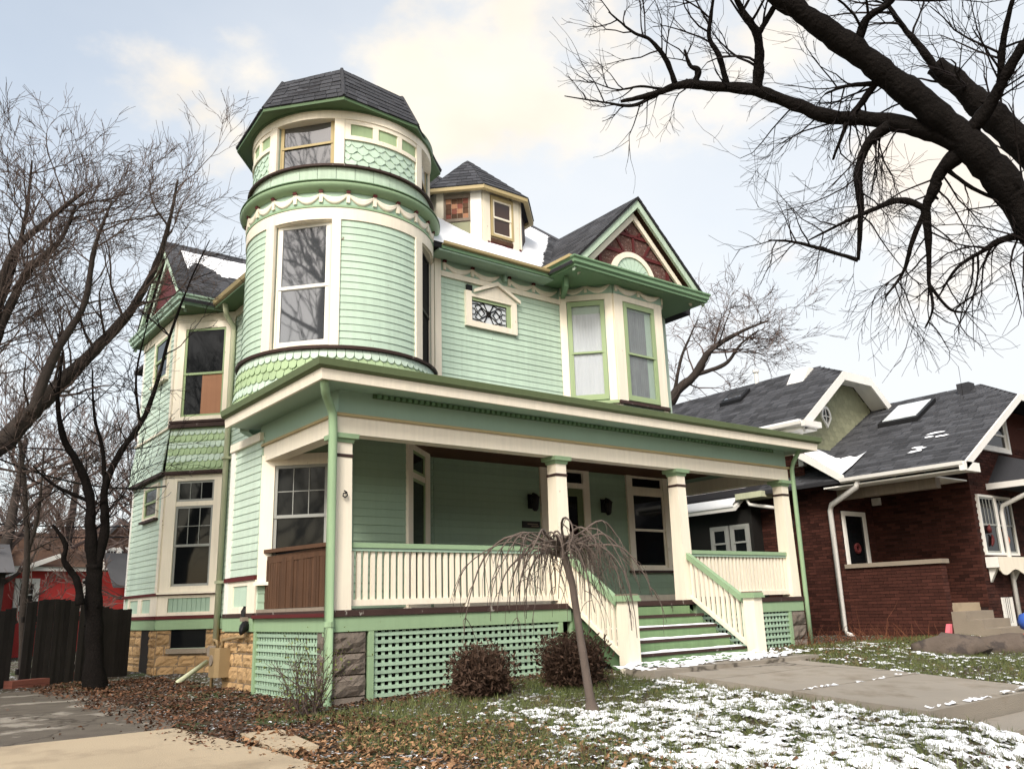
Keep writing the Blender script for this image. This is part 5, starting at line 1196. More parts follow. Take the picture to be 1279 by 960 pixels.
    while z < 5.4:
        u = 0.-(.09 if r % 2 else 0)
        while u < 4.1:
            x = 13.0+u+.09
            if z+.16 < uz+us*(min(x, 2*xm-x)-ue)-.12 and z+.16 < c1z-.12 and u >= 0:
                pf = [fo.pt(u+.18*a, z+.16*b, .012 if b < .7 else .002) for a, b in ((.04,.35),(.2,.08),(.5,0),(.8,.08),(.96,.35),(.96,1.1),(.04,1.1))]
                mb.add(pf, [tuple(range(7))])
            u += .18
        z += .13; r += 1
    obj('fishscale_shingles', mb, 'olivewall', N, kind='stuff')
    for s in (-1, 1):
        X = lambda x: x if s < 0 else 2*xm-x
        p = [(X(ue),yg-.02,uz-.26),(X(c1),yg-.02,c1z-.24),(X(c1),yg-.02,c1z+.0),(X(ue),yg-.02,uz+.0)]
        obj('rake_board', MB().prism(p if s < 0 else p[::-1], (0,.05,0)), 'metalwhite', N)
        p = [(X(ue),yg+.03,uz-.14),(X(c1),yg+.03,c1z-.14),(X(c1),yg+.03,c1z-.11),(X(ue),yg+.03,uz-.11)]
        obj('rake_soffit', MB().prism(p if s < 0 else p[::-1], (0,.46,0)), 'white', N)
    obj('rake_board', MB().prism([(c1,yg-.02,c1z-.22),(c2,yg-.02,c1z-.22),(c2,yg-.02,c1z),(c1,yg-.02,c1z)], (0,.05,0)), 'metalwhite', N)
    obj('rake_soffit', MB().bx(c1,c2,yg+.03,2.0,c1z-.14,c1z-.11), 'white', N)
    g = gutter((12.46,1.46,3.86),(12.46,10,3.86)); obj('eave_box', MB().bx(12.46,13.0,1.48,10,3.78,3.855), 'white', N); obj('eave_return', MB().bx(12.36,13.02,1.36,1.475,3.83,3.965), 'metalwhite', N)
    obj('eave_snow', MB().bx(12.40,12.55,1.56,3.4,3.96,4.02), 'snow', N)
    obj('eave_post', MB().bx(12.86,12.99,1.86,1.99,3.0,3.78), 'white', N)
    # tudor arched window in the olive gable
    _w = onp(1031,520,1,2.0); cw = (_w[0]-13.0, _w[2]); pts = [(cw[0]+.2*math.cos(a), cw[1]+.02+.24*math.sin(a)) for a in [math.pi*k/10 for k in range(11)]]+[(cw[0]-.2,cw[1]-.05),(cw[0],cw[1]-.30),(cw[0]+.2,cw[1]-.05)]
    n = len(pts); inn = [((x-cw[0])*.76+cw[0], (z-cw[1])*.76+cw[1]) for x, z in pts]
    w = obj('window', MB().loft([[fo.pt(x,z,.0) for x,z in pts],[fo.pt(x,z,.05) for x,z in pts],[fo.pt(x,z,.05) for x,z in inn],[fo.pt(x,z,.0) for x,z in inn]]), 'white', N)
    obj('pane', MB().add([fo.pt(x,z,.02) for x,z in inn], [tuple(range(n))]), 'dark', w)
    obj('muntin', MB().fb(fo, cw[0]-.012, cw[0]+.012, cw[1]-.2, cw[1]+.2, .02, .035).fb(fo, cw[0]-.15, cw[0]-.013, cw[1]-.01, cw[1]+.014, .02, .034).fb(fo, cw[0]+.013, cw[0]+.15, cw[1]-.01, cw[1]+.014, .02, .034), 'white', w)
    # roof windows, vents
    def on(px, py, x0, z0, sl, up=0.):
        v = ray(px,py); nr = np.array([-sl,0,1.]); t = ((np.array([x0,0,z0+up])-CAM)@nr)/(v@nr); return CAM+v*t
    def skylight(q, x0, z0, sl, pm):
        pp = [on(px,py,x0,z0,sl,.02) for px,py in q]; x_0, x_1 = min(p[0] for p in pp), max(p[0] for p in pp); y_0, y_1 = np.mean([pp[0][1],pp[3][1]]), np.mean([pp[1][1],pp[2][1]])
        y_0, y_1 = min(y_0,y_1), max(y_0,y_1); zz = lambda x, u: z0+sl*(x-x0)+u
        def slab(a,b,c,d,u0,u1): return MB().hexa([(a,c,zz(a,u0)),(b,c,zz(b,u0)),(b,d,zz(b,u0)),(a,d,zz(a,u0)),(a,c,zz(a,u1)),(b,c,zz(b,u1)),(b,d,zz(b,u1)),(a,d,zz(a,u1))])
        s = obj('skylight', slab(x_0,x_1,y_0,y_1,.0,.12), 'black', N); obj('pane', slab(x_0+.10,x_1-.06,y_0+.08,y_1-.08,.121,.135), pm, s)
    skylight([(1100,534),(1150,524),(1165,503),(1117,512)], xe, ze, s1, 'skyglass')
    skylight([(900,508),(928,500),(936,489),(910,496)], ue, uz, us, 'greyglass')
    p = onp(945,474,0,xm); p[2] = zm-.05; p2 = p+np.array([0,0,.35]); obj('vent_pipe', MB().tube([p,p2],.06,8).tube([p2,p2+np.array([0,0,.08])],.09,8), 'metalwhite', N)
    p = on(1207,489,xe,ze,s1); obj('roof_vent', MB().bx(p[0]-.15,p[0]+.15,p[1]-.15,p[1]+.15,p[2]-.1,p[2]+.2), 'shingle', N)
    p = on(1012,466,ue,uz,us); obj('small_gable', MB().prism([(p[0]-.45,p[1],p[2]-.36),(p[0]+.25,p[1],p[2]+.16),(p[0]-.05,p[1],p[2]+.17)], (0,.5,0)), 'white', N)
    # low snowy side wing further back
    obj('side_wing_wall', MB().bx(12.62,13.0,3.3,8.5,gb,2.15), 'plaque', N)
    obj('side_wing_roof', MB().prism([(12.3,3.5,2.1),(13.0,3.5,2.62),(13.0,3.5,2.72),(12.3,3.5,2.2)], (0,5,0)), 'metalwhite', N)
    rr = [[(12.28,y,2.20),(12.27,y,2.26),(12.6,y,2.52),(13.0,y,2.80),(13.0,y,2.7)] for y in np.linspace(3.55,8.5,14)]
    obj('roof_snow', MB().loft(rr, closed=False), 'snow', None, smooth=True, label='snow on the low side roof of the brick house seen through the porch end', cat='snow', kind='stuff')
    obj('wing_eave', MB().bx(12.35,13.0,2.75,3.52,2.36,2.50), 'drain', N); obj('downspout', MB().tube([(12.45,3.25,2.36),(12.45,3.2,2.22),(12.8,2.7,2.10),(12.9,2.6,2.08)],.045,8), 'metalwhite', N, smooth=True)
    sw = Fr((12.62,8.5),(12.62,3.3))
    for a in (4.0, 4.62): window(N, sw, a, a+.42, 1.0, 1.72, (.07,.07,.07,.06), 'sashgrey', 'sashgrey', ('dark','dark'), .5, 0, .05, sill=False)  # grey puts the shade on these windows into their colour
    flush()
    # orange-red figures hung in the front windows
    for u, lab in ((.55,'small dim orange ornament behind the left window above the flower box'),(1.28,'bright orange-red ornament in the right window above the flower box')):
        t = thing('window_ornament', lab, 'ornament', front.pt(u,.9,.06)); k = 1. if u > 1 else .7
        obj('ornament_body', MB().loft([[front.pt(u+dx+r*math.cos(a)*k, z, .04+r*math.sin(a)*.4) for a in [math.pi*2*i/8 for i in range(8)]] for r, z, dx in ((.02,.95,-.04),(.07,1.0,0),(.08,1.1,.05),(.05,1.18,.05),(.03,1.21,.0))], cap=True), 'orange' if u > 1 else 'maroon', t, smooth=True)
        obj('ornament_head', MB().tube([front.pt(u-.04,1.24,.04), front.pt(u-.06,1.32,.04), front.pt(u-.03,1.42,.04)], [.04,.06,.02], 8), 'orange' if u > 1 else 'maroon', t, smooth=True)
neighbour()
# ------------------------------------------------------------------ background houses and fence on the left
def background():
    A, B = hit(20, 858), hit(158, 843); d = (B-A)[:2]; L = np.linalg.norm(d); d /= L; n = np.array([-d[1], d[0]])
    def pt(s, o, z): q = A[:2]+d*s+n*o; return (q[0], q[1], z)
    zt = lambda s: .28+.10*math.sin(s*1.9+.6)+random.uniform(-.012,.012)
    F = thing('wooden_fence', 'dark weathered board fence closing the yard beside the green house', 'fence', (A[0]+d[0]*L/2, A[1]+d[1]*L/2, -1.1))
    s = .03
    while s < L:
        w = random.uniform(.085,.11); o = random.uniform(-.012,.012); z = zt(s)
        obj('fence_board', MB().hexa([pt(s,o,-1.12),pt(s+w,o,-1.12),pt(s+w,o+.02,-1.12),pt(s,o+.02,-1.12),pt(s,o,z),pt(s+w,o,z+random.uniform(-.02,.02)),pt(s+w,o+.02,z),pt(s,o+.02,z)]), 'fence', F); s += w+.006
    for z in (-.85,.0): obj('fence_rail', MB().hexa([pt(0,.03,z),pt(L,.03,z),pt(L,.07,z),pt(0,.07,z),pt(0,.03,z+.09),pt(L,.03,z+.09),pt(L,.07,z+.09),pt(0,.07,z+.09)]), 'fence', F)
    F2 = thing('wooden_fence', 'short end of dark board fence left of the gap at the edge of the yard', 'fence', pt(-1.2,0,-1.1))
    s = -3.0
    while s < -.22:
        w = random.uniform(.085,.11); z = zt(s)-.05
        obj('fence_board', MB().hexa([pt(s,0,-1.12),pt(s+w,0,-1.12),pt(s+w,.02,-1.12),pt(s,.02,-1.12),pt(s,0,z),pt(s+w,0,z),pt(s+w,.02,z),pt(s,.02,z)]), 'fence', F2); s += w+.006
    obj('fence_rail', MB().hexa([pt(-3,.03,-.85),pt(-.22,.03,-.85),pt(-.22,.07,-.85),pt(-3,.07,-.85),pt(-3,.03,-.76),pt(-.22,.03,-.76),pt(-.22,.07,-.76),pt(-3,.07,-.76)]), 'fence', F2)
    # red house beyond
    def facade(D):   # frame facing the camera roughly, D metres away at the left edge of the picture
        a, b = P(-140, 770, D), P(150, 770, D*1.08); return Fr(a[:2], b[:2])
    fr = facade(30.); sc = 30/FPX*1.04
    def uz(px, py):  # wall coordinates of a picture point
        v = ray(px,py); t = ((np.append(fr.a,0)-CAM)[:2]@fr.n)/(v[:2]@fr.n); p = CAM+v*t; return float((p[:2]-fr.a)@fr.u), float(p[2])
    R = thing('red_house', 'low red house with white windows and a brown roof beyond the dark fence', 'house', (*(fr.a+fr.u*4), -1.1))
    u1 = uz(112,740)[0]; zt_ = uz(60,713)[1]; ub = uz(158,740)[0]
    obj('wall', MB().fb(fr, -6, ub+.6, -1.2, zt_, -5, 0), 'redwall', R)
    obj('eave_trim', MB().fb(fr, -6, u1, zt_, zt_+.13, 0, .25), 'white', R)
    zr = uz(90,692)[1]
    mb = MB().add([fr.pt(-6,zt_+.13,.3), fr.pt(u1,zt_+.13,.3), fr.pt(u1-.3,zr+.9,-2.6), fr.pt(-6,zr+.9,-2.6)], [(0,1,2,3)]); obj('roof', mb, 'brownroof', R)
    obj('gable_trim', MB().prism([fr.pt(*uz(0,722),.35), fr.pt(*uz(70,697),.35), fr.pt(*uz(70,692),.35), fr.pt(*uz(0,715),.35)], np.append(-fr.n*.1,0)), 'white', R)
    obj('porch_roof', MB().prism([fr.pt(uz(126,720)[0],zt_-.55,.9), fr.pt(ub+.6,zt_-.55,.9), fr.pt(ub+.6,zt_+.55,.0), fr.pt(uz(126,720)[0],zt_+.55,.0)], (0,0,.08)), 'slate', R)
    for a, b in ((20,44),(104,118)):
        (ua, za), (uc, zc) = uz(a,758), uz(b,727)
        window(R, fr, ua, uc, za, zc, (.12,.12,.12,.12), 'white', 'white', ('dark','dark'), .5, 0, .06, muntin=(2,2), sill=False)
    flush()
    fr2 = Fr(P(60,770,42)[:2], P(230,770,46)[:2])
    def uz2(px, py):
        v = ray(px,py); t = ((np.append(fr2.a,0)-CAM)[:2]@fr2.n)/(v[:2]@fr2.n); p = CAM+v*t; return float((p[:2]-fr2.a)@fr2.u), float(p[2])
    B_ = thing('brown_house', 'brown gabled house with paired white windows far behind the red house', 'house', (*(fr2.a+fr2.u*3), -1.1))
    (ua, z0), (uc, z1), (um, zp) = uz2(122,712), uz2(185,712), uz2(150,655)
    obj('wall', MB().prism([fr2.pt(ua,-1.2,0), fr2.pt(uc,-1.2,0), fr2.pt(uc,z1+1.2,0), fr2.pt(um,zp,0), fr2.pt(ua,z0+1.2,0)], np.append(-fr2.n*6,0)), 'brownroof', B_)
    for s, e in ((1, uc), (-1, ua)): obj('rake_board', MB().prism([fr2.pt(um,zp+.1,.2), fr2.pt(e+s*.3,z0+1.0,.2), fr2.pt(e+s*.3,z0+1.2,.2), fr2.pt(um,zp+.3,.2)][::s], np.append(-fr2.n*.3,0)), 'slate', B_)
    for a, b in ((131,146),(149,164)):
        (p, zb), (q, zt2) = uz2(a,708), uz2(b,687); window(B_, fr2, p, q, zb, zt2, (.1,.1,.12,.12), 'white', 'white', ('dark','dark'), .5, 0, .06, muntin=(3,2), sill=False)
    flush()
    a, b = P(-160,705,26), P(24,712,30)
    mb = MB(); h = P(-20,690,29); 
    D = thing('dark_roofed_shed', 'dark grey shingled outbuilding at the left edge beyond the fence', 'shed', (h[0],h[1],-1.1))
    c = P(-40,715,28); obj('wall', MB().bx(c[0]-3,c[0]+.9,c[1],c[1]+3,-1.2,c[2]), 'fence', D)
    obj('roof', MB().prism([(c[0]-3.2,c[1]-.3,c[2]),(c[0]-3.2,c[1]+3.3,c[2]),(c[0]-3.2,c[1]+1.5,c[2]+.9)], (4.3,0,0)), 'slate', D)
    # wires
    for (p, q, lab) in ((P(-60,649,30),P(215,654,33),'upper overhead wire crossing behind the trees at the left'),(P(-60,663,30),P(215,667,33),'lower overhead wire crossing behind the trees at the left')):
        pts = [p+(q-p)*t+np.array([0,0,-.15*4*t*(1-t)]) for t in np.linspace(0,1,12)]; obj('utility_wire', MB().tube(pts, .022, 4), 'black', None, label=lab, cat='wire')
    e = onp(207,607,0,.12); s = P(-30,560,15.5); pts = [s+(e-s)*t+np.array([0,0,-.25*4*t*(1-t)]) for t in np.linspace(0,1,14)]
    obj('service_cable', MB().tube(pts, .016, 5), 'black', None, label='thin black service cable running to the corner of the left bay', cat='wire')
background()
# ------------------------------------------------------------------ trees and shrubs
def grow(mb, p, d, length, rad, lvl, spread=.6, up=.05, ns=5, minr=.004, fork=(3,5), droop=0., wob=.16, ratio=.62, rmul=.55):
    # one wandering branch and its children
    p = np.array(p, float); d = np.array(d, float)/np.linalg.norm(d); pts = [p]; rr = [rad]; seg = length/ns
    dirs = [d]
    for i in range(ns):
        d = d+rng.normal(0, wob, 3)+np.array([0,0,up-droop]); d /= np.linalg.norm(d); p = p+d*seg
        pts.append(p); rr.append(max(minr*.7, rad*(1-.62*(i+1)/ns))); dirs.append(d)
    mb.tube(pts, rr, 7 if rad > .06 else 5 if rad > .02 else 3, cap=False)
    if lvl <= 0: return
    n = rng.integers(fork[0], fork[1]+1)
    for k in range(n):
        t = rng.uniform(.25, 1.) if k else 1.; i = min(int(t*ns), ns); f = t*ns-i
        q = pts[i]+(pts[min(i+1,ns)]-pts[i])*max(0, f); b = dirs[i]
        s = rng.normal(0, 1, 3); s -= s@b*b; s /= np.linalg.norm(s)+1e-9
        nd = b+s*spread*rng.uniform(.6,1.3); r2 = max(minr, rr[i]*rng.uniform(.55,.85)*(1 if k == 0 else rmul/.55*.8))
        grow(mb, q, nd, length*ratio*rng.uniform(.7,1.2), r2, lvl-1, spread, up, max(3,ns-1), minr, fork, droop, wob, ratio, rmul)
def limb(mb, twm, pts, rads, kids, klen, krad, lvl, **kw):
    # a hand placed limb (polyline) smoothed, then side branches along it
    pts = [np.array(p, float) for p in pts]; sm = []; rs = []
    for i in range(len(pts)-1):
        p0, p1, p2, p3 = pts[max(i-1,0)], pts[i], pts[i+1], pts[min(i+2,len(pts)-1)]
        for t in np.linspace(0,1,8)[:-1]:
            sm.append(.5*((2*p1)+(-p0+p2)*t+(2*p0-5*p1+4*p2-p3)*t*t+(-p0+3*p1-3*p2+p3)*t**3)+rng.normal(0,.045,3)*rads[i]); rs.append(rads[i]+(rads[i+1]-rads[i])*t)
    sm.append(pts[-1]); rs.append(rads[-1]); mb.tube(sm, [r*(1+.10*math.sin(i*.9+rads[0]*99)*math.sin(i*.37)+random.uniform(-.025,.025)) for i, r in enumerate(rs)], 12 if max(rs) > .08 else 6)
    n = len(sm)
    if max(rs) > .03:      # knots and stubs
        for k in range(3):
            i = int(rng.uniform(.1,.95)*(n-1)); v = rng.normal(0,1,3); v /= np.linalg.norm(v); mb.tube([sm[i]+v*rs[i]*.5, sm[i]+v*rs[i]*1.05, sm[i]+v*rs[i]*rng.uniform(1.2,1.7)], [rs[i]*.42, rs[i]*.28, rs[i]*.16], 7)
    for k in range(kids):
        i = int(rng.uniform(.12,1.)*(n-1)); b = sm[min(i+1,n-1)]-sm[max(i-1,0)]; b /= np.linalg.norm(b)+1e-9
        s = rng.normal(0,1,3); s -= s@b*b; s /= np.linalg.norm(s)+1e-9
        grow(twm, sm[i], b*.5+s*.9+np.array([0,0,kw.get('lift',.1)]), klen*rng.uniform(.6,1.3), max(.005,min(krad,rs[i]*.6)), lvl, **{k_: v for k_, v in kw.items() if k_ != 'lift'})
def pl(dist, *pp): return [P(x, y, dist+(dd if len(r) else 0)) for x, y, *r in pp for dd in [r[0] if r else 0]]
def street_tree():
    t = thing('street_tree', 'big dark bare tree limb reaching over the street from the upper right', 'tree', (1.9, -8.2, -1.6))
    tr, tw = MB(), MB(); D = 5.6
    limb(tr, tw, [(1.9,-8.2,-1.7),(1.95,-8.15,-.4)]+pl(D,(1440,560),(1370,400),(1279,265),(1225,195),(1165,140),(1115,100),(1060,58),(1010,22),(955,-18),(890,-70)), [.20,.16,.13,.105,.096,.087,.079,.073,.068,.062,.054,.045], 9, .5, .007, 2, spread=.8, minr=.0017)
    limb(tr, tw, pl(D,(1215,188),(1160,165),(1100,150),(1040,146),(985,128),(940,112),(890,108),(850,106),(815,118),(775,127)), [.065,.055,.048,.044,.041,.038,.033,.027,.02,.01], 11, .38, .006, 2, spread=.8, minr=.0016, lift=.0)
    limb(tr, tw, pl(D+1.2,(1320,215),(1279,182),(1240,146),(1205,112),(1168,82)), [.11,.10,.09,.078,.062], 7, .5, .012, 2, spread=.8, minr=.0017)
    limb(tr, tw, pl(D,(1200,190),(1175,215),(1165,240),(1156,262),(1160,300),(1160,355)), [.055,.04,.034,.028,.02,.010], 10, .45, .007, 2, spread=.6, droop=.10, minr=.0016, lift=-.2)
    limb(tr, tw, pl(D-.3,(1110,158),(1085,178),(1072,215),(1075,260),(1072,325)), [.036,.028,.024,.019,.009], 10, .42, .006, 2, spread=.6, droop=.10, minr=.0016, lift=-.2)
    limb(tr, tw, pl(D,(1160,262),(1125,250),(1090,262),(1060,275),(1010,300)), [.024,.019,.015,.011,.005], 8, .38, .005, 2, spread=.7, droop=.06, minr=.0016, lift=-.1)
    limb(tr, tw, pl(D,(1156,262),(1140,300),(1128,340),(1105,372)), [.02,.016,.011,.005], 7, .35, .005, 2, spread=.7, droop=.1, minr=.0016, lift=-.2)
    limb(tr, tw, pl(D,(1072,325),(1030,312),(990,302),(960,300)), [.014,.012,.009,.004], 8, .3, .007, 1, spread=.7, droop=.05, minr=.0016)
    limb(tr, tw, pl(D,(1160,355),(1185,385),(1205,390)), [.012,.009,.004], 5, .3, .006, 1, spread=.7, minr=.0016); limb(tr, tw, pl(D,(1160,350),(1165,385),(1155,410)), [.011,.008,.004], 4, .25, .006, 1, minr=.0016)
    limb(tr, tw, pl(D,(945,112),(948,80),(946,45),(930,18),(915,-10)), [.034,.03,.026,.02,.014], 7, .4, .01, 2, minr=.0016); limb(tr, tw, pl(D,(946,45),(965,12),(975,-10)), [.02,.017,.012], 3, .3, .008, 1, minr=.0016)
    limb(tr, tw, pl(D,(908,106),(898,70),(886,48),(888,20),(892,-8)), [.02,.017,.014,.011,.008], 5, .35, .007, 2, minr=.0016)
    limb(tr, tw, pl(D,(843,104),(832,75),(812,50),(790,40),(760,15)), [.018,.016,.013,.009,.005], 9, .35, .006, 2, minr=.0016); limb(tr, tw, pl(D,(868,104),(872,88),(862,82),(855,62)), [.022,.02,.014,.006], 3, .25, .006, 1, minr=.0016)
    limb(tr, tw, pl(D,(820,118),(790,132),(755,128),(705,120)), [.016,.011,.007,.003], 7, .3, .005, 1, minr=.0016); limb(tr, tw, pl(D,(830,112),(800,108),(770,112),(735,100)), [.01,.008,.005,.003], 6, .3, .005, 1, minr=.0016)
    limb(tr, tw, pl(D,(1212,165),(1240,125),(1258,90),(1285,45),(1300,10)), [.046,.038,.032,.025,.016], 8, .45, .007, 2, minr=.0016); limb(tr, tw, pl(D,(1250,105),(1252,60),(1262,10),(1270,-10)), [.022,.018,.014,.01], 5, .4, .008, 2, minr=.0016)
    limb(tr, tw, pl(D,(1070,65),(1082,25),(1110,5),(1125,-15)), [.03,.024,.018,.012], 7, .45, .01, 2, minr=.0016); limb(tr, tw, pl(D+1,(1175,95),(1150,60),(1125,30),(1105,0)), [.03,.024,.018,.012], 8, .5, .01, 2, minr=.0016)
    limb(tr, tw, pl(D,(1100,96),(1075,130),(1060,150),(1040,200)), [.025,.02,.016,.006], 8, .4, .008, 2, droop=.08, minr=.0016, lift=-.2); limb(tr, tw, pl(D,(1330,270),(1279,292),(1250,300),(1230,312),(1195,335),(1170,375)), [.03,.024,.02,.014,.009,.004], 9, .4, .008, 1, droop=.08, minr=.0016, lift=-.2)
    limb(tr, tw, pl(D,(1120,105),(1085,105),(1055,108),(1030,118)), [.02,.016,.011,.005], 8, .35, .006, 2, droop=.03, minr=.0016); limb(tr, tw, pl(D,(1180,210),(1215,235),(1250,250),(1275,255)), [.016,.012,.009,.005], 5, .35, .006, 1, minr=.0016)
    obj('trunk', tr, 'bark', t, smooth=True); obj('crown', tw, 'twig_dark', t, smooth=False)
street_tree()
def left_trees():
    t = thing('leaning_tree', 'tall bare tree leaning in from the left edge above the dark fence', 'tree', (*P(-150,850,16)[:2], -1.1))
    tr, tw = MB(), MB(); D = 16
    b = P(-150,850,16)
    limb(tr, tw, [(b[0],b[1],-1.2)]+pl(D,(-120,700),(-60,610),(0,555),(35,520),(80,475),(125,430),(165,385),(195,330),(212,275),(222,225)), [.26,.22,.19,.165,.14,.115,.095,.072,.052,.033,.016], 30, 1.25, .025, 3, spread=.6, up=.07, minr=.0045)
    limb(tr, tw, pl(D,(-60,610),(-20,470),(0,410),(35,340),(75,300),(95,255)), [.13,.10,.08,.06,.04,.02], 24, 1.0, .02, 3, spread=.6, up=.08, minr=.0045)
    limb(tr, tw, pl(D,(-20,480),(10,330),(60,275),(105,240)), [.09,.065,.045,.02], 18, .95, .018, 3, spread=.6, up=.08, minr=.0045)
    limb(tr, tw, pl(D-.8,(40,515),(70,440),(105,380),(118,310),(140,250)), [.09,.065,.05,.035,.015], 20, .95, .018, 3, spread=.6, up=.08, minr=.0045)
    limb(tr, tw, pl(D+.6,(-40,420),(0,380),(30,280),(40,200)), [.08,.055,.035,.015], 18, .95, .018, 3, up=.08, minr=.0045)
    obj('trunk', tr, 'bark_grey', t, smooth=True); obj('crown', tw, 'twig', t)
    b = hit(119, 860)
    t = thing('forked_tree', 'dark forked tree trunk standing in front of the board fence by the alley', 'tree', tuple(b))
    tr, tw = MB(), MB(); D = float(np.linalg.norm(b-CAM))
    limb(tr, tw, [b+np.array([0,0,-.1])]+pl(D,(118,800),(117,740),(118,705)), [.19,.14,.125,.13], 0, 1, .03, 1)
    limb(tr, tw, pl(D,(117,715),(113,660),(112,620),(98,580),(80,548),(72,500),(78,440)), [.10,.085,.075,.062,.05,.035,.015], 10, 1.0, .018, 2, spread=.6, up=.06, minr=.005)
    limb(tr, tw, pl(D,(120,712),(131,660),(131,610),(150,565),(178,525),(197,475),(212,420),(238,350),(262,300)), [.085,.072,.062,.05,.042,.033,.024,.015,.007], 12, .8, .014, 2, spread=.6, up=.06, minr=.005)
    limb(tr, tw, pl(D,(131,612),(128,560),(118,520),(115,460)), [.04,.032,.024,.01], 7, .8, .013, 2, up=.08, minr=.005)
    limb(tr, tw, pl(D,(110,625),(80,612),(60,600),(40,580)), [.035,.028,.02,.008], 5, .7, .01, 2, up=.06, minr=.005)
    limb(tr, tw, pl(D-.2,(100,755),(96,725),(80,700),(82,680),(66,655)), [.07,.055,.042,.038,.02], 2, .4, .01, 1, minr=.005)
    limb(tr, tw, pl(D,(175,530),(170,470),(185,400)), [.028,.02,.008], 6, .7, .01, 2, up=.08, minr=.005)
    obj('trunk', tr, 'bark', t, smooth=True); obj('crown', tw, 'twig_dark', t)
    # thin young trees and far crowns
    for px, D, w, h, lab in ((30,19,.07,.0,'slim bare sapling rising above the fence at the far left'),):
        b = P(px,830,D); b[2] = -1.1; t = thing('thin_tree', lab, 'tree', tuple(b)); tr, tw = MB(), MB()
        limb(tr, tw, [b]+pl(D,(px-1,760),(px+4,690),(px,600),(px-10,520)), [w,w*.9,w*.8,w*.6,w*.3], 14, 1.0, .02, 2, up=.08, minr=.0045); limb(tr, tw, pl(D,(px+4,690),(px+18,640),(px+25,560)), [w*.6,w*.5,w*.2], 8, .9, .015, 2, minr=.0045)
        obj('trunk', tr, 'bark_grey', t, smooth=True); obj('crown', tw, 'twig', t)
    far = [(60,34,6.5,'broad bare tree far behind the red house'),(150,38,6.5,'bare tree far behind the brown gabled house'),(262,30,8.0,'bare tree top rising behind the tower and the side gable'),(-20,30,6.5,'bare tree at the left edge far beyond the fence')]
    for px, D, hh, lab in far:
        b = P(px,800,D); b[2] = -1.2; t = thing('bare_tree', lab, 'tree', tuple(b), 'bare trees behind the yard'); tr, tw = MB(), MB()
        top = b+np.array([.3,.2,hh*.55]); limb(tr, tw, [b, b+np.array([.1,0,hh*.3]), top, top+np.array([.2,.1,hh*.5])], [.28,.22,.17,.06], 20, hh*.34, .07, 4, spread=.55, up=.09, minr=.010, fork=(3,4))
        obj('trunk', tr, 'bark_grey', t, smooth=True); obj('crown', tw, 'twig_far', t)
    # behind the right of the house
    D = 27; b = P(800,800,D); b[2] = -1.1; t = thing('bare_tree', 'bare tree leaning out behind the right corner of the green house', 'tree', tuple(b), 'bare trees behind the yard'); tr, tw = MB(), MB()
    limb(tr, tw, [b]+pl(D,(815,560),(842,494),(868,468),(885,440),(905,425),(930,412),(960,400)), [.25,.2,.16,.13,.10,.075,.05,.02], 14, 1.5, .03, 3, spread=.6, up=.0, minr=.007)
    limb(tr, tw, pl(D,(868,468),(905,455),(925,430),(948,412)), [.08,.06,.04,.02], 10, 1.2, .02, 3, up=.0, minr=.007); limb(tr, tw, pl(D,(842,494),(850,450),(862,420),(872,398)), [.07,.05,.035,.015], 8, 1.0, .02, 2, up=.0, minr=.007)
    obj('trunk', tr, 'bark_grey', t, smooth=True); obj('crown', tw, 'twig_far', t)
left_trees()
# ------------------------------------------------------------------ the other side of the street (behind the camera; trees seen in the window glass, unseen houses added to darken the porch)
def across():
    obj('street', MB().bx(-70, 90, -21, -10.2, -2.1, -1.72), 'asphalt', kind='structure')
    for i, (x, w, h, mt) in enumerate(((-34,9,6.5,'brick'),(-21,10,7.2,'brownroof'),(-7,9,6.8,'brick'),(6,10,7.4,'olivewall'),(20,9,6.6,'brick'),(33,10,7.2,'redwall'),(47,10,6.8,'brick'))):
        y = -31.; t = thing('street_house', ['dark brick house at the far left end across the street','unseen brown house across the street','dark brick house straight across the street','olive house across the street right of the brick one','unseen plain brick house across the street beyond the olive one','red house across the street near the right end','unseen last brick house across the street at the right'][i], 'house', (x,y,-1.6), 'houses across the street')
        obj('wall', MB().bx(x-w/2, x+w/2, y-9, y, -1.8, h-1.6), mt, t)
        obj('roof', MB().prism([(x-w/2-.4, y+.5, h-1.6), (x+w/2+.4, y+.5, h-1.6), (x, y+.5, h+2.4)], (0,-10,0)), 'slate', t)
        fr = Fr((x+w/2, y), (x-w/2, y))
        for a in (1.2, w-2.6):
            for z in (-.2, 2.9): obj('window', MB().fb(fr, a, a+1.3, z, z+1.6, 0, .05), 'dark', t)
    b = np.array([-17.,-3.6,-1.1]); t = thing('bare_tree', 'tall bare tree on the lot across the alley left of the camera', 'tree', tuple(b), 'bare trees behind the camera'); tr, tw = MB(), MB()
    limb(tr, tw, [b, b+np.array([.1,0,3.5]), b+np.array([.2,.3,8.]), b+np.array([.5,.3,14.5])], [.42,.34,.25,.06], 26, 4.2, .10, 3, spread=.5, up=.10, minr=.02, fork=(3,4))
    obj('trunk', tr, 'bark_grey', t, smooth=True); obj('crown', tw, 'twig_dark', t)
    for x, y in ((-16,-23),(-2,-22.5),(12,-23.5),(26,-22.5)):
        b = np.array([x, y, -1.8]); t = thing('bare_tree', ['bare street tree across the road, left end','bare street tree across the road behind the camera','bare street tree across the road opposite the steps','bare street tree across the road, right end'][int((x+16)//14)], 'tree', tuple(b), 'bare trees behind the camera'); tr, tw = MB(), MB()
        limb(tr, tw, [b, b+np.array([.1,0,2.2]), b+np.array([.2,.3,5.]), b+np.array([.5,.3,9.])], [.34,.27,.2,.06], 18, 3.2, .09, 3, spread=.55, up=.09, minr=.014, fork=(3,4))
        obj('trunk', tr, 'bark_grey', t, smooth=True); obj('crown', tw, 'twig_far', t)
across()
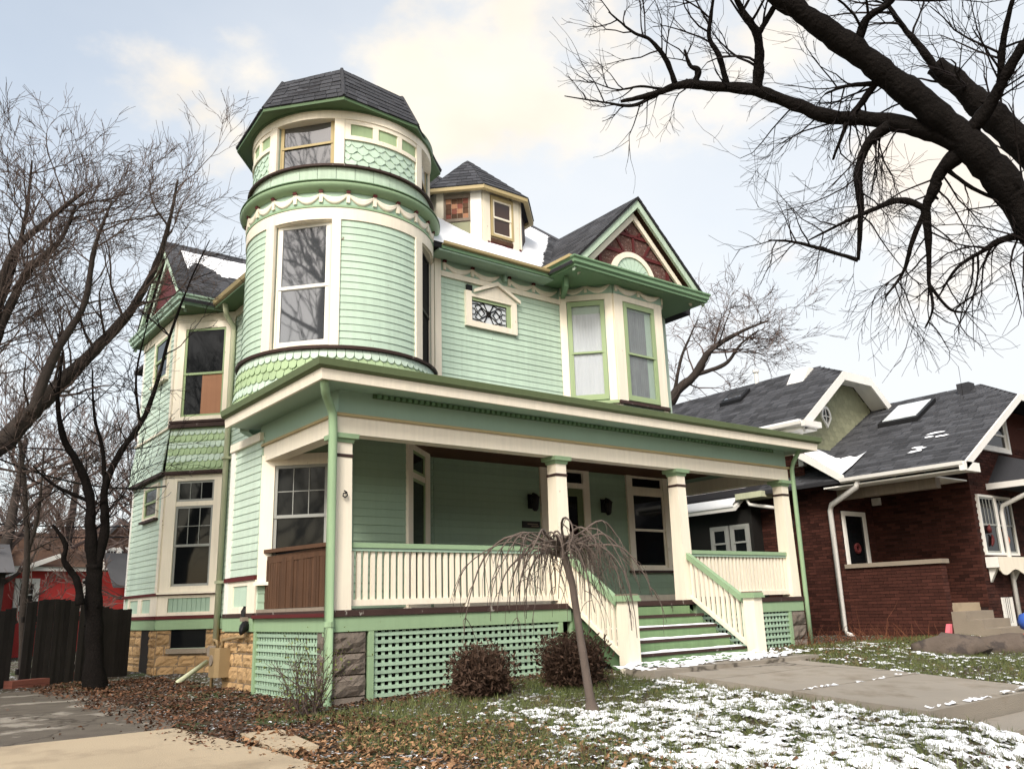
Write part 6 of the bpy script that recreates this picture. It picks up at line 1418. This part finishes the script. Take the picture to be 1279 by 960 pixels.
def weeping():
    b = hit(738, 889); D = float(np.linalg.norm(b-CAM)); t = thing('weeping_tree', 'small weeping bare tree with a leaning grey trunk on the snowy lawn', 'tree', tuple(b))
    top = P(703,686,D); mid = P(724,790,D-.03); hi = P(715,730,D)
    tr, tw = MB(), MB(); tr.tube([b+[.03,0,-.08], b+[.02,0,.02], b+[0,0,.12], mid, hi, top, P(706,668,D)], [.12,.075,.046,.040,.037,.045,.028], 10)
    obj('trunk', tr, 'cherry', t, smooth=True)
    for k in range(40):
        a = rng.uniform(0,2*math.pi); R = rng.uniform(.4,1.22); rise = rng.uniform(.08,.40)*min(1.,R*1.1); drop = rng.uniform(.35,1.2)*(.35+.62*R)
        d = np.array([math.cos(a),math.sin(a),0]); w = np.array([-d[1],d[0],0]); p0 = top+rng.normal(0,.03,3); pts = []; n = 13; k1 = rng.normal(0,.1); ph = rng.uniform(0,6)
        if d@CX > .2: R *= .72
        for i in range(n+1):
            s = i/n; x = R*(1-(1-s)**1.7); z = rise*math.sin(min(1,s*1.55)*math.pi*.5*1.0)*(1-s*.15)-drop*max(0,s-.28)**1.55*1.5
            pts.append(p0+d*x+w*(k1*s+.03*math.sin(9*s+ph))+np.array([0,0,z+.012*math.sin(14*s+ph)]))
        r0 = rng.uniform(.008,.016); tw.tube(pts, [r0*(1-.82*i/n)+.0018 for i in range(n+1)], 5)
        for q in range(rng.integers(4,9)):
            i = rng.integers(3,n); L = rng.uniform(.15,.6); q0 = pts[i]; dd = d*rng.uniform(-.1,.5)+w*rng.normal(0,.5); pp = [q0]
            for j in range(6): dd = dd*.8+np.array([0,0,-.28])+rng.normal(0,.08,3); pp.append(pp[-1]+dd/np.linalg.norm(dd)*L/6)
            tw.tube(pp, [.0055,.0045,.004,.0035,.003,.0022,.0018], 3)
    obj('crown', tw, 'cherry', t, smooth=True)
weeping()
def shrubs():
    def ball(px, py, dpx, lab, n=900, mt='shrub'):
        b = hit(px, py); D = float(np.linalg.norm(b-CAM)); R = dpx*D/FPX/2; t = thing('round_shrub', lab, 'shrub', tuple(b), 'clipped shrubs by the lattice'); tw = MB(); st = MB()
        for k in range(n):
            d = rng.normal(0,1,3); d[2] = abs(d[2])*1.1+.12; d /= np.linalg.norm(d); L = R*rng.uniform(.78,1.02)*(1.2 if d[2] > .5 else 1.); p = b+np.array([rng.normal(0,.05),rng.normal(0,.05),.02]); pts = [p]
            for j in range(4): d = d+rng.normal(0,.16,3)+np.array([0,0,.05]); d /= np.linalg.norm(d); pts.append(pts[-1]+d*L/4*(1.5 if d[2]>.6 else 1.05))
            (st if k < 30 else tw).tube(pts, [.010 if k < 30 else .0055,.005,.0042,.0036,.0026], 3, cap=False)
            for q in range(7):
                i = rng.integers(2,5); e = pts[i]+rng.normal(0,.03,3); s = rng.uniform(.018,.045); u = rng.normal(0,1,3); u /= np.linalg.norm(u); v = np.cross(u, rng.normal(0,1,3)); v /= np.linalg.norm(v)+1e-9
                tw.add([e, e+u*s+v*s*.3, e+u*s*2, e+u*s-v*s*.3], [(0,1,2,3)])
        obj('stems', st, 'twig', t); obj('twigs', tw, mt, t)
    ball(602, 868, 62, 'round leafless brown shrub against the long lattice left of the weeping tree'); ball(716, 856, 66, 'dark round brown shrub half behind the weeping tree trunk by the steps')
    b = hit(388, 893); t = thing('leggy_shrub', 'leggy half bare shrub with small green leaves by the corner downspout', 'shrub', tuple(b)); tw, lf = MB(), MB()
    for k in range(34):
        d = np.array([rng.normal(0,.42),rng.normal(0,.42),1.]); L = rng.uniform(.45,.95); pts = [b+np.array([rng.normal(0,.07),rng.normal(0,.07),-.02])]; d /= np.linalg.norm(d)
        for j in range(6): d = d+rng.normal(0,.13,3); d /= np.linalg.norm(d); pts.append(pts[-1]+d*L/6)
        tw.tube(pts, [.009,.007,.006,.005,.004,.003,.002], 4, cap=False)
        for q in range(3):
            i = rng.integers(2,6); dd = d+rng.normal(0,.6,3); dd /= np.linalg.norm(dd); tw.tube([pts[i], pts[i]+dd*.1, pts[i]+dd*.2+rng.normal(0,.03,3)], [.004,.003,.002], 3, cap=False)
        for q in range(20):
            i = rng.integers(2,7); e = pts[i]+rng.normal(0,.05,3); s = rng.uniform(.010,.022); u = rng.normal(0,1,3); u /= np.linalg.norm(u); v = np.cross(u, rng.normal(0,1,3)); v /= np.linalg.norm(v)+1e-9
            lf.add([e, e+u*s+v*s*.5, e+u*s*2, e+u*s-v*s*.5], [(0,1,2,3)])
    obj('stems', tw, 'twig', t); obj('leaves', lf, 'shrubleaf', t, kind='stuff')
    # dead perennials before the low brick wall
    for px, py, w, n, lab in ((1105,800,1.3,120,'tangle of rust brown dead stems before the low brick porch wall'),(1040,806,.9,60,'low rust brown dead stems by the foot of the white downspout')):
        b = hit(px, py); t = MB()
        for k in range(n):
            p = b+np.array([rng.normal(0,w*.45),rng.normal(0,w*.3)+.2,-.03]); p[2] = float(gz(p[0],p[1]))-.02; d = np.array([rng.normal(0,.4),rng.normal(0,.4),1.]); L = rng.uniform(.12,.45); pts = [p]
            if k < 5 and n > 100: L = rng.uniform(.6,1.0)
            for j in range(4): d = d/np.linalg.norm(d)+rng.normal(0,.18,3)-np.array([0,0,.06]); pts.append(pts[-1]+d/np.linalg.norm(d)*L/4)
            t.tube(pts, [.006,.005,.004,.003,.002], 3, cap=False)
        obj('dead_plants', t, 'rust', None, label=lab, cat='plant', kind='stuff')
    # stones and toys by the neighbour's steps
    def boulder(px, py, rx, ry, rz, lab, seed):
        b = hit(px, py); mb = MB(); rings = []
        for i in range(9):
            th = math.pi*i/8; ring_ = []
            for j in range(14):
                ph = 2*math.pi*j/14; v = np.array([math.sin(th)*math.cos(ph), math.sin(th)*math.sin(ph), -math.cos(th)])
                k = 1+.8*(float(fbm(np.array(v[0]*1.6+seed), np.array(v[1]*1.6+v[2]*2)))-.5)+.35*(float(fbm(np.array(v[0]*5+seed), np.array(v[1]*5+v[2]*6)))-.5); ring_.append(b+np.array([rx*v[0]*k*CX[0]-ry*v[1]*CX[1]*0+rx*v[0]*0, rx*v[0]*k*CX[1]*1.0+ry*v[1]*k, rz*v[2]*k*(.9)+rz*.25]))
            rings.append(ring_)
        obj('boulder', mb.loft(rings), 'boulder', None, smooth=True, label=lab, cat='boulder')
    boulder(1187, 816, .55, .34, .27, 'long flat brown boulder at the lawn edge below the brick house steps', 1.3); boulder(1264, 814, .5, .34, .24, 'grey-brown boulder at the right edge beside the long flat one', 5.1)
    p = hit(1187, 800); 
    obj('toy_shovel', MB().hexa([p+np.array(q) for q in [(-.10,-.02,.02),(.05,-.02,.02),(.05,.06,.02),(-.10,.06,.02),(.06,-.02,.30),(.13,-.02,.30),(.13,.06,.30),(.06,.06,.30)]]).bx(p[0]-.13,p[0]+.1,p[1]-.04,p[1]+.08,p[2]-.02,p[2]+.018), 'pink', None, label='pink plastic toy leaning at the foot of the brick house steps', cat='toy')
    p = hit(1287, 803); t = thing('toy_car', 'blue and red plastic toy at the right edge before the cellar window', 'toy', tuple(p))
    obj('toy_body', MB().loft([[p+np.array([.12+r*math.cos(a), r*math.sin(a), z]) for a in [2*math.pi*i/12 for i in range(12)]] for r, z in ((.05,.2),(.16,.26),(.2,.38),(.15,.5),(.05,.54))], cap=True), 'blue', t, smooth=True)
    obj('toy_base', MB().loft([[p+np.array([r*1.4*math.cos(a), r*math.sin(a), z]) for a in [2*math.pi*i/12 for i in range(12)]] for r, z in ((.18,.02),(.24,.06),(.22,.13),(.1,.17))], cap=True), 'red', t, smooth=True)
shrubs()
# ------------------------------------------------------------------ grass, leaves, snow on the ground
def lawn_mask(x, y):
    a = (x > -.9+.25*np.sin(y*3)) & (x < 3.5) & (y < -.55); b = (x > 6.4) & (x < 15) & (y < -.35); return a | b
def groundcover():
    # grass blades
    n = 120000; x = rng.uniform(-1.6, 13, n); y = rng.uniform(-6.6, -.3, n)
    g = lawn_mask(x, y) & (fbm(x*1.3, y*1.3)+.12*rng.normal(0,1,n) > .34); x, y = x[g], y[g]; n = len(x)
    z = gz(x, y)+(fbm(x*1.7, y*1.7)-.5)*.07; a = rng.uniform(0, 2*np.pi, n); h = rng.uniform(.03,.085,n); w = rng.uniform(.003,.006,n); le = rng.normal(0,.035,(n,2))
    v = np.empty((n,3,3)); v[:,0] = np.stack([x-w*np.cos(a), y-w*np.sin(a), z-.01],-1); v[:,1] = np.stack([x+w*np.cos(a), y+w*np.sin(a), z-.01],-1); v[:,2] = np.stack([x+le[:,0], y+le[:,1], z+h],-1)
    me = bpy.data.meshes.new('grass'); me.from_pydata(v.reshape(-1,3).tolist(), [], np.arange(n*3).reshape(-1,3).tolist()); me.materials.append(M['grass']); obj('grass', me, None, None, label='short winter grass blades poking through the snow on the lawns', cat='grass', kind='stuff')
    # leaf litter
    def leaves(n, dens, x0, x1, y0, y1, lab, s0=.016, s1=.036, mt='leaves'):
        x = rng.uniform(x0,x1,n); y = rng.uniform(y0,y1,n); k = rng.uniform(0,1,n) < dens(x,y); x, y = x[k], y[k]; n = len(x)
        z = gz(x,y)+(fbm(x*1.7,y*1.7)-.5)*.07+rng.uniform(.004,.035,n); s = rng.uniform(s0,s1,n); a = rng.uniform(0,2*np.pi,n)
        u = np.stack([np.cos(a),np.sin(a),rng.normal(0,.35,n)],-1); w = np.stack([-np.sin(a),np.cos(a),rng.normal(0,.35,n)],-1); c = np.stack([x,y,z],-1); s = s[:,None]
        up = np.array([0,0,1.])*rng.uniform(-.3,.6,(n,1))*s
        v = np.stack([c-u*s, c-u*s*.2+w*s*.55+up, c+u*s*.5+w*s*.3+up*.6, c+u*s*1.05, c+u*s*.4-w*s*.35+up*.5, c-u*s*.3-w*s*.5+up],1)
        f = (np.arange(n)[:,None,None]*6+np.array([[0,3,2,1],[0,5,4,3]])[None]).reshape(-1,4)
        me = bpy.data.meshes.new('fallen_leaves'); me.from_pydata(v.reshape(-1,3).tolist(), [], f.tolist()); me.materials.append(M[mt]); obj('fallen_leaves', me, None, None, label=lab, cat='leaves', kind='stuff')
    def d1(x,y):
        d = np.where((y < 0) & (x > -.2), sst(y,-1.6,-.2)*.9, 1.)*sst(x,-2.3,-1.7+.3*np.sin(y*2)); d = np.where(y < -.2, d*(1-sst(x,-.4,1.6)*(1-sst(y,-1.3,-.3))), d)
        return d*np.where((x > .0) & (y > .05), 0., 1.)*(.35+fbm(x*2,y*2))
    leaves(34000, d1, -2.3, 3.6, -2.2, 7.2, 'brown fallen leaves heaped along the foundation and the edge of the alley', .013, .032)
    leaves(15000, lambda x,y: (1-sst(x,-.7,1.1))*sst(x,-1.95,-1.6)*sst(-y,1.2,2.4)*(.25+1.1*fbm(x*2.5,y*2.5)), -2.0, 1.2, -6.6, -1., 'tan dry leaves thick over the lawn corner beside the drive', .014, .034, 'tanleaves')
    leaves(9000, lambda x,y: sst(y,-3.0,-.6)*(1-.7*sst(x,9.,12.))*(.2+fbm(x*2,y*2)), 6.5, 12.9, -3.5, 1.2, 'rusty fallen leaves between the steps and the brick house')
    leaves(2600, lambda x,y: .18*lawn_mask(x,y)*(.4+sst(-y,4.6,6.4)*3), -1.5, 13, -6.8, -.6, 'scattered fallen leaves lying about the snowy lawns', .02, .04)
    leaves(500, lambda x,y: .25*np.ones_like(x), -6, -1.7, -.6, 6, 'few dry leaves blown over the old asphalt', .015, .03)
    # broken snow cover
    def snow(x0,x1,y0,y1,st,cover,lab,dz=.012,mt='snow'):
        xs = np.arange(x0,x1,st); ys = np.arange(y0,y1,st); X, Y = np.meshgrid(xs,ys); X = X+rng.uniform(-.3,.3,X.shape)*st; Y = Y+rng.uniform(-.3,.3,X.shape)*st
        t = .27*fbm(X*5.5,Y*5.5,3)+.36*fbm(X*13,Y*15,2)+.21*fbm(X*29,Y*33,2)+.16*fbm(X*.9,Y*.9,2); c = cover(X,Y); h = t-(1-c)
        keep = h > 0; f = keep[:-1,:-1] & keep[1:,:-1] & keep[:-1,1:] & keep[1:,1:]
        Z = gz(X,Y)+(fbm(X*1.7,Y*1.7)-.5)*.07+dz+np.clip(h,0,.16)*.15; used = np.zeros(X.shape,bool)
        for dj in (0,1):
            for di in (0,1): used[dj:X.shape[0]-1+dj, di:X.shape[1]-1+di] |= f
        idx = -np.ones(X.shape,int); idx[used] = np.arange(used.sum()); jj, ii = np.nonzero(f)
        fs = np.stack([idx[jj,ii],idx[jj,ii+1],idx[jj+1,ii+1],idx[jj+1,ii]],-1)
        me = bpy.data.meshes.new('snow_cover'); me.from_pydata(np.stack([X[used],Y[used],Z[used]],-1).tolist(), [], fs.tolist()); me.materials.append(M[mt]); me.polygons.foreach_set('use_smooth',[True]*len(fs)); me.update()
        obj('snow_cover', me, None, None, label=lab, cat='snow', kind='stuff')
    def c1(x,y):
        k = .335+.185*sst(-y,.9,3.4)*sst(x,-.7,1.2)+.045*sst(-y,4.,6.); k = np.where(x < -.2, .36, k); return np.where(lawn_mask(x,y) | (x < -.4), k, 0.)*np.where((x < -1.6), 0, 1)
    snow(-1.7,3.55,-6.7,-.5,.018,c1,'patchy snow over the front lawn around the weeping tree')
    snow(-1.7,3.55,-6.7,-.5,.024,lambda x,y: np.where(c1(x,y) > 0, c1(x,y)+.045, 0.),'thin wet half melted snow round the edges of the lawn patches',.004,'thinsnow')
    snow(6.42,14.,-5.6,-.5,.03,lambda x,y: np.where(lawn_mask(x,y), .46-.06*sst(x,9,12), 0.),'patchy snow over the lawn right of the walk')
    snow(-1.9,.2,-.5,3.5,.035,lambda x,y: np.where((x<-.25)&(x>-1.8-.1*y), .34, 0.),'small snow flecks on the leaves beside the alley')
    snow(3.3,6.9,-2.1,-1.25,.03,lambda x,y: .57-.25*sst(-y,1.75,2.1),'ragged line of snow at the foot of the steps', .09)
    snow(3.63,6.28,-5.19,-3.55,.03,lambda x,y: np.where((np.abs(y+3.72)<.035)|(np.abs(y+5.12)<.05), .54, 0.)+.0*x,'thin lines of snow along the joints of the walk', .045)
groundcover()
flush()
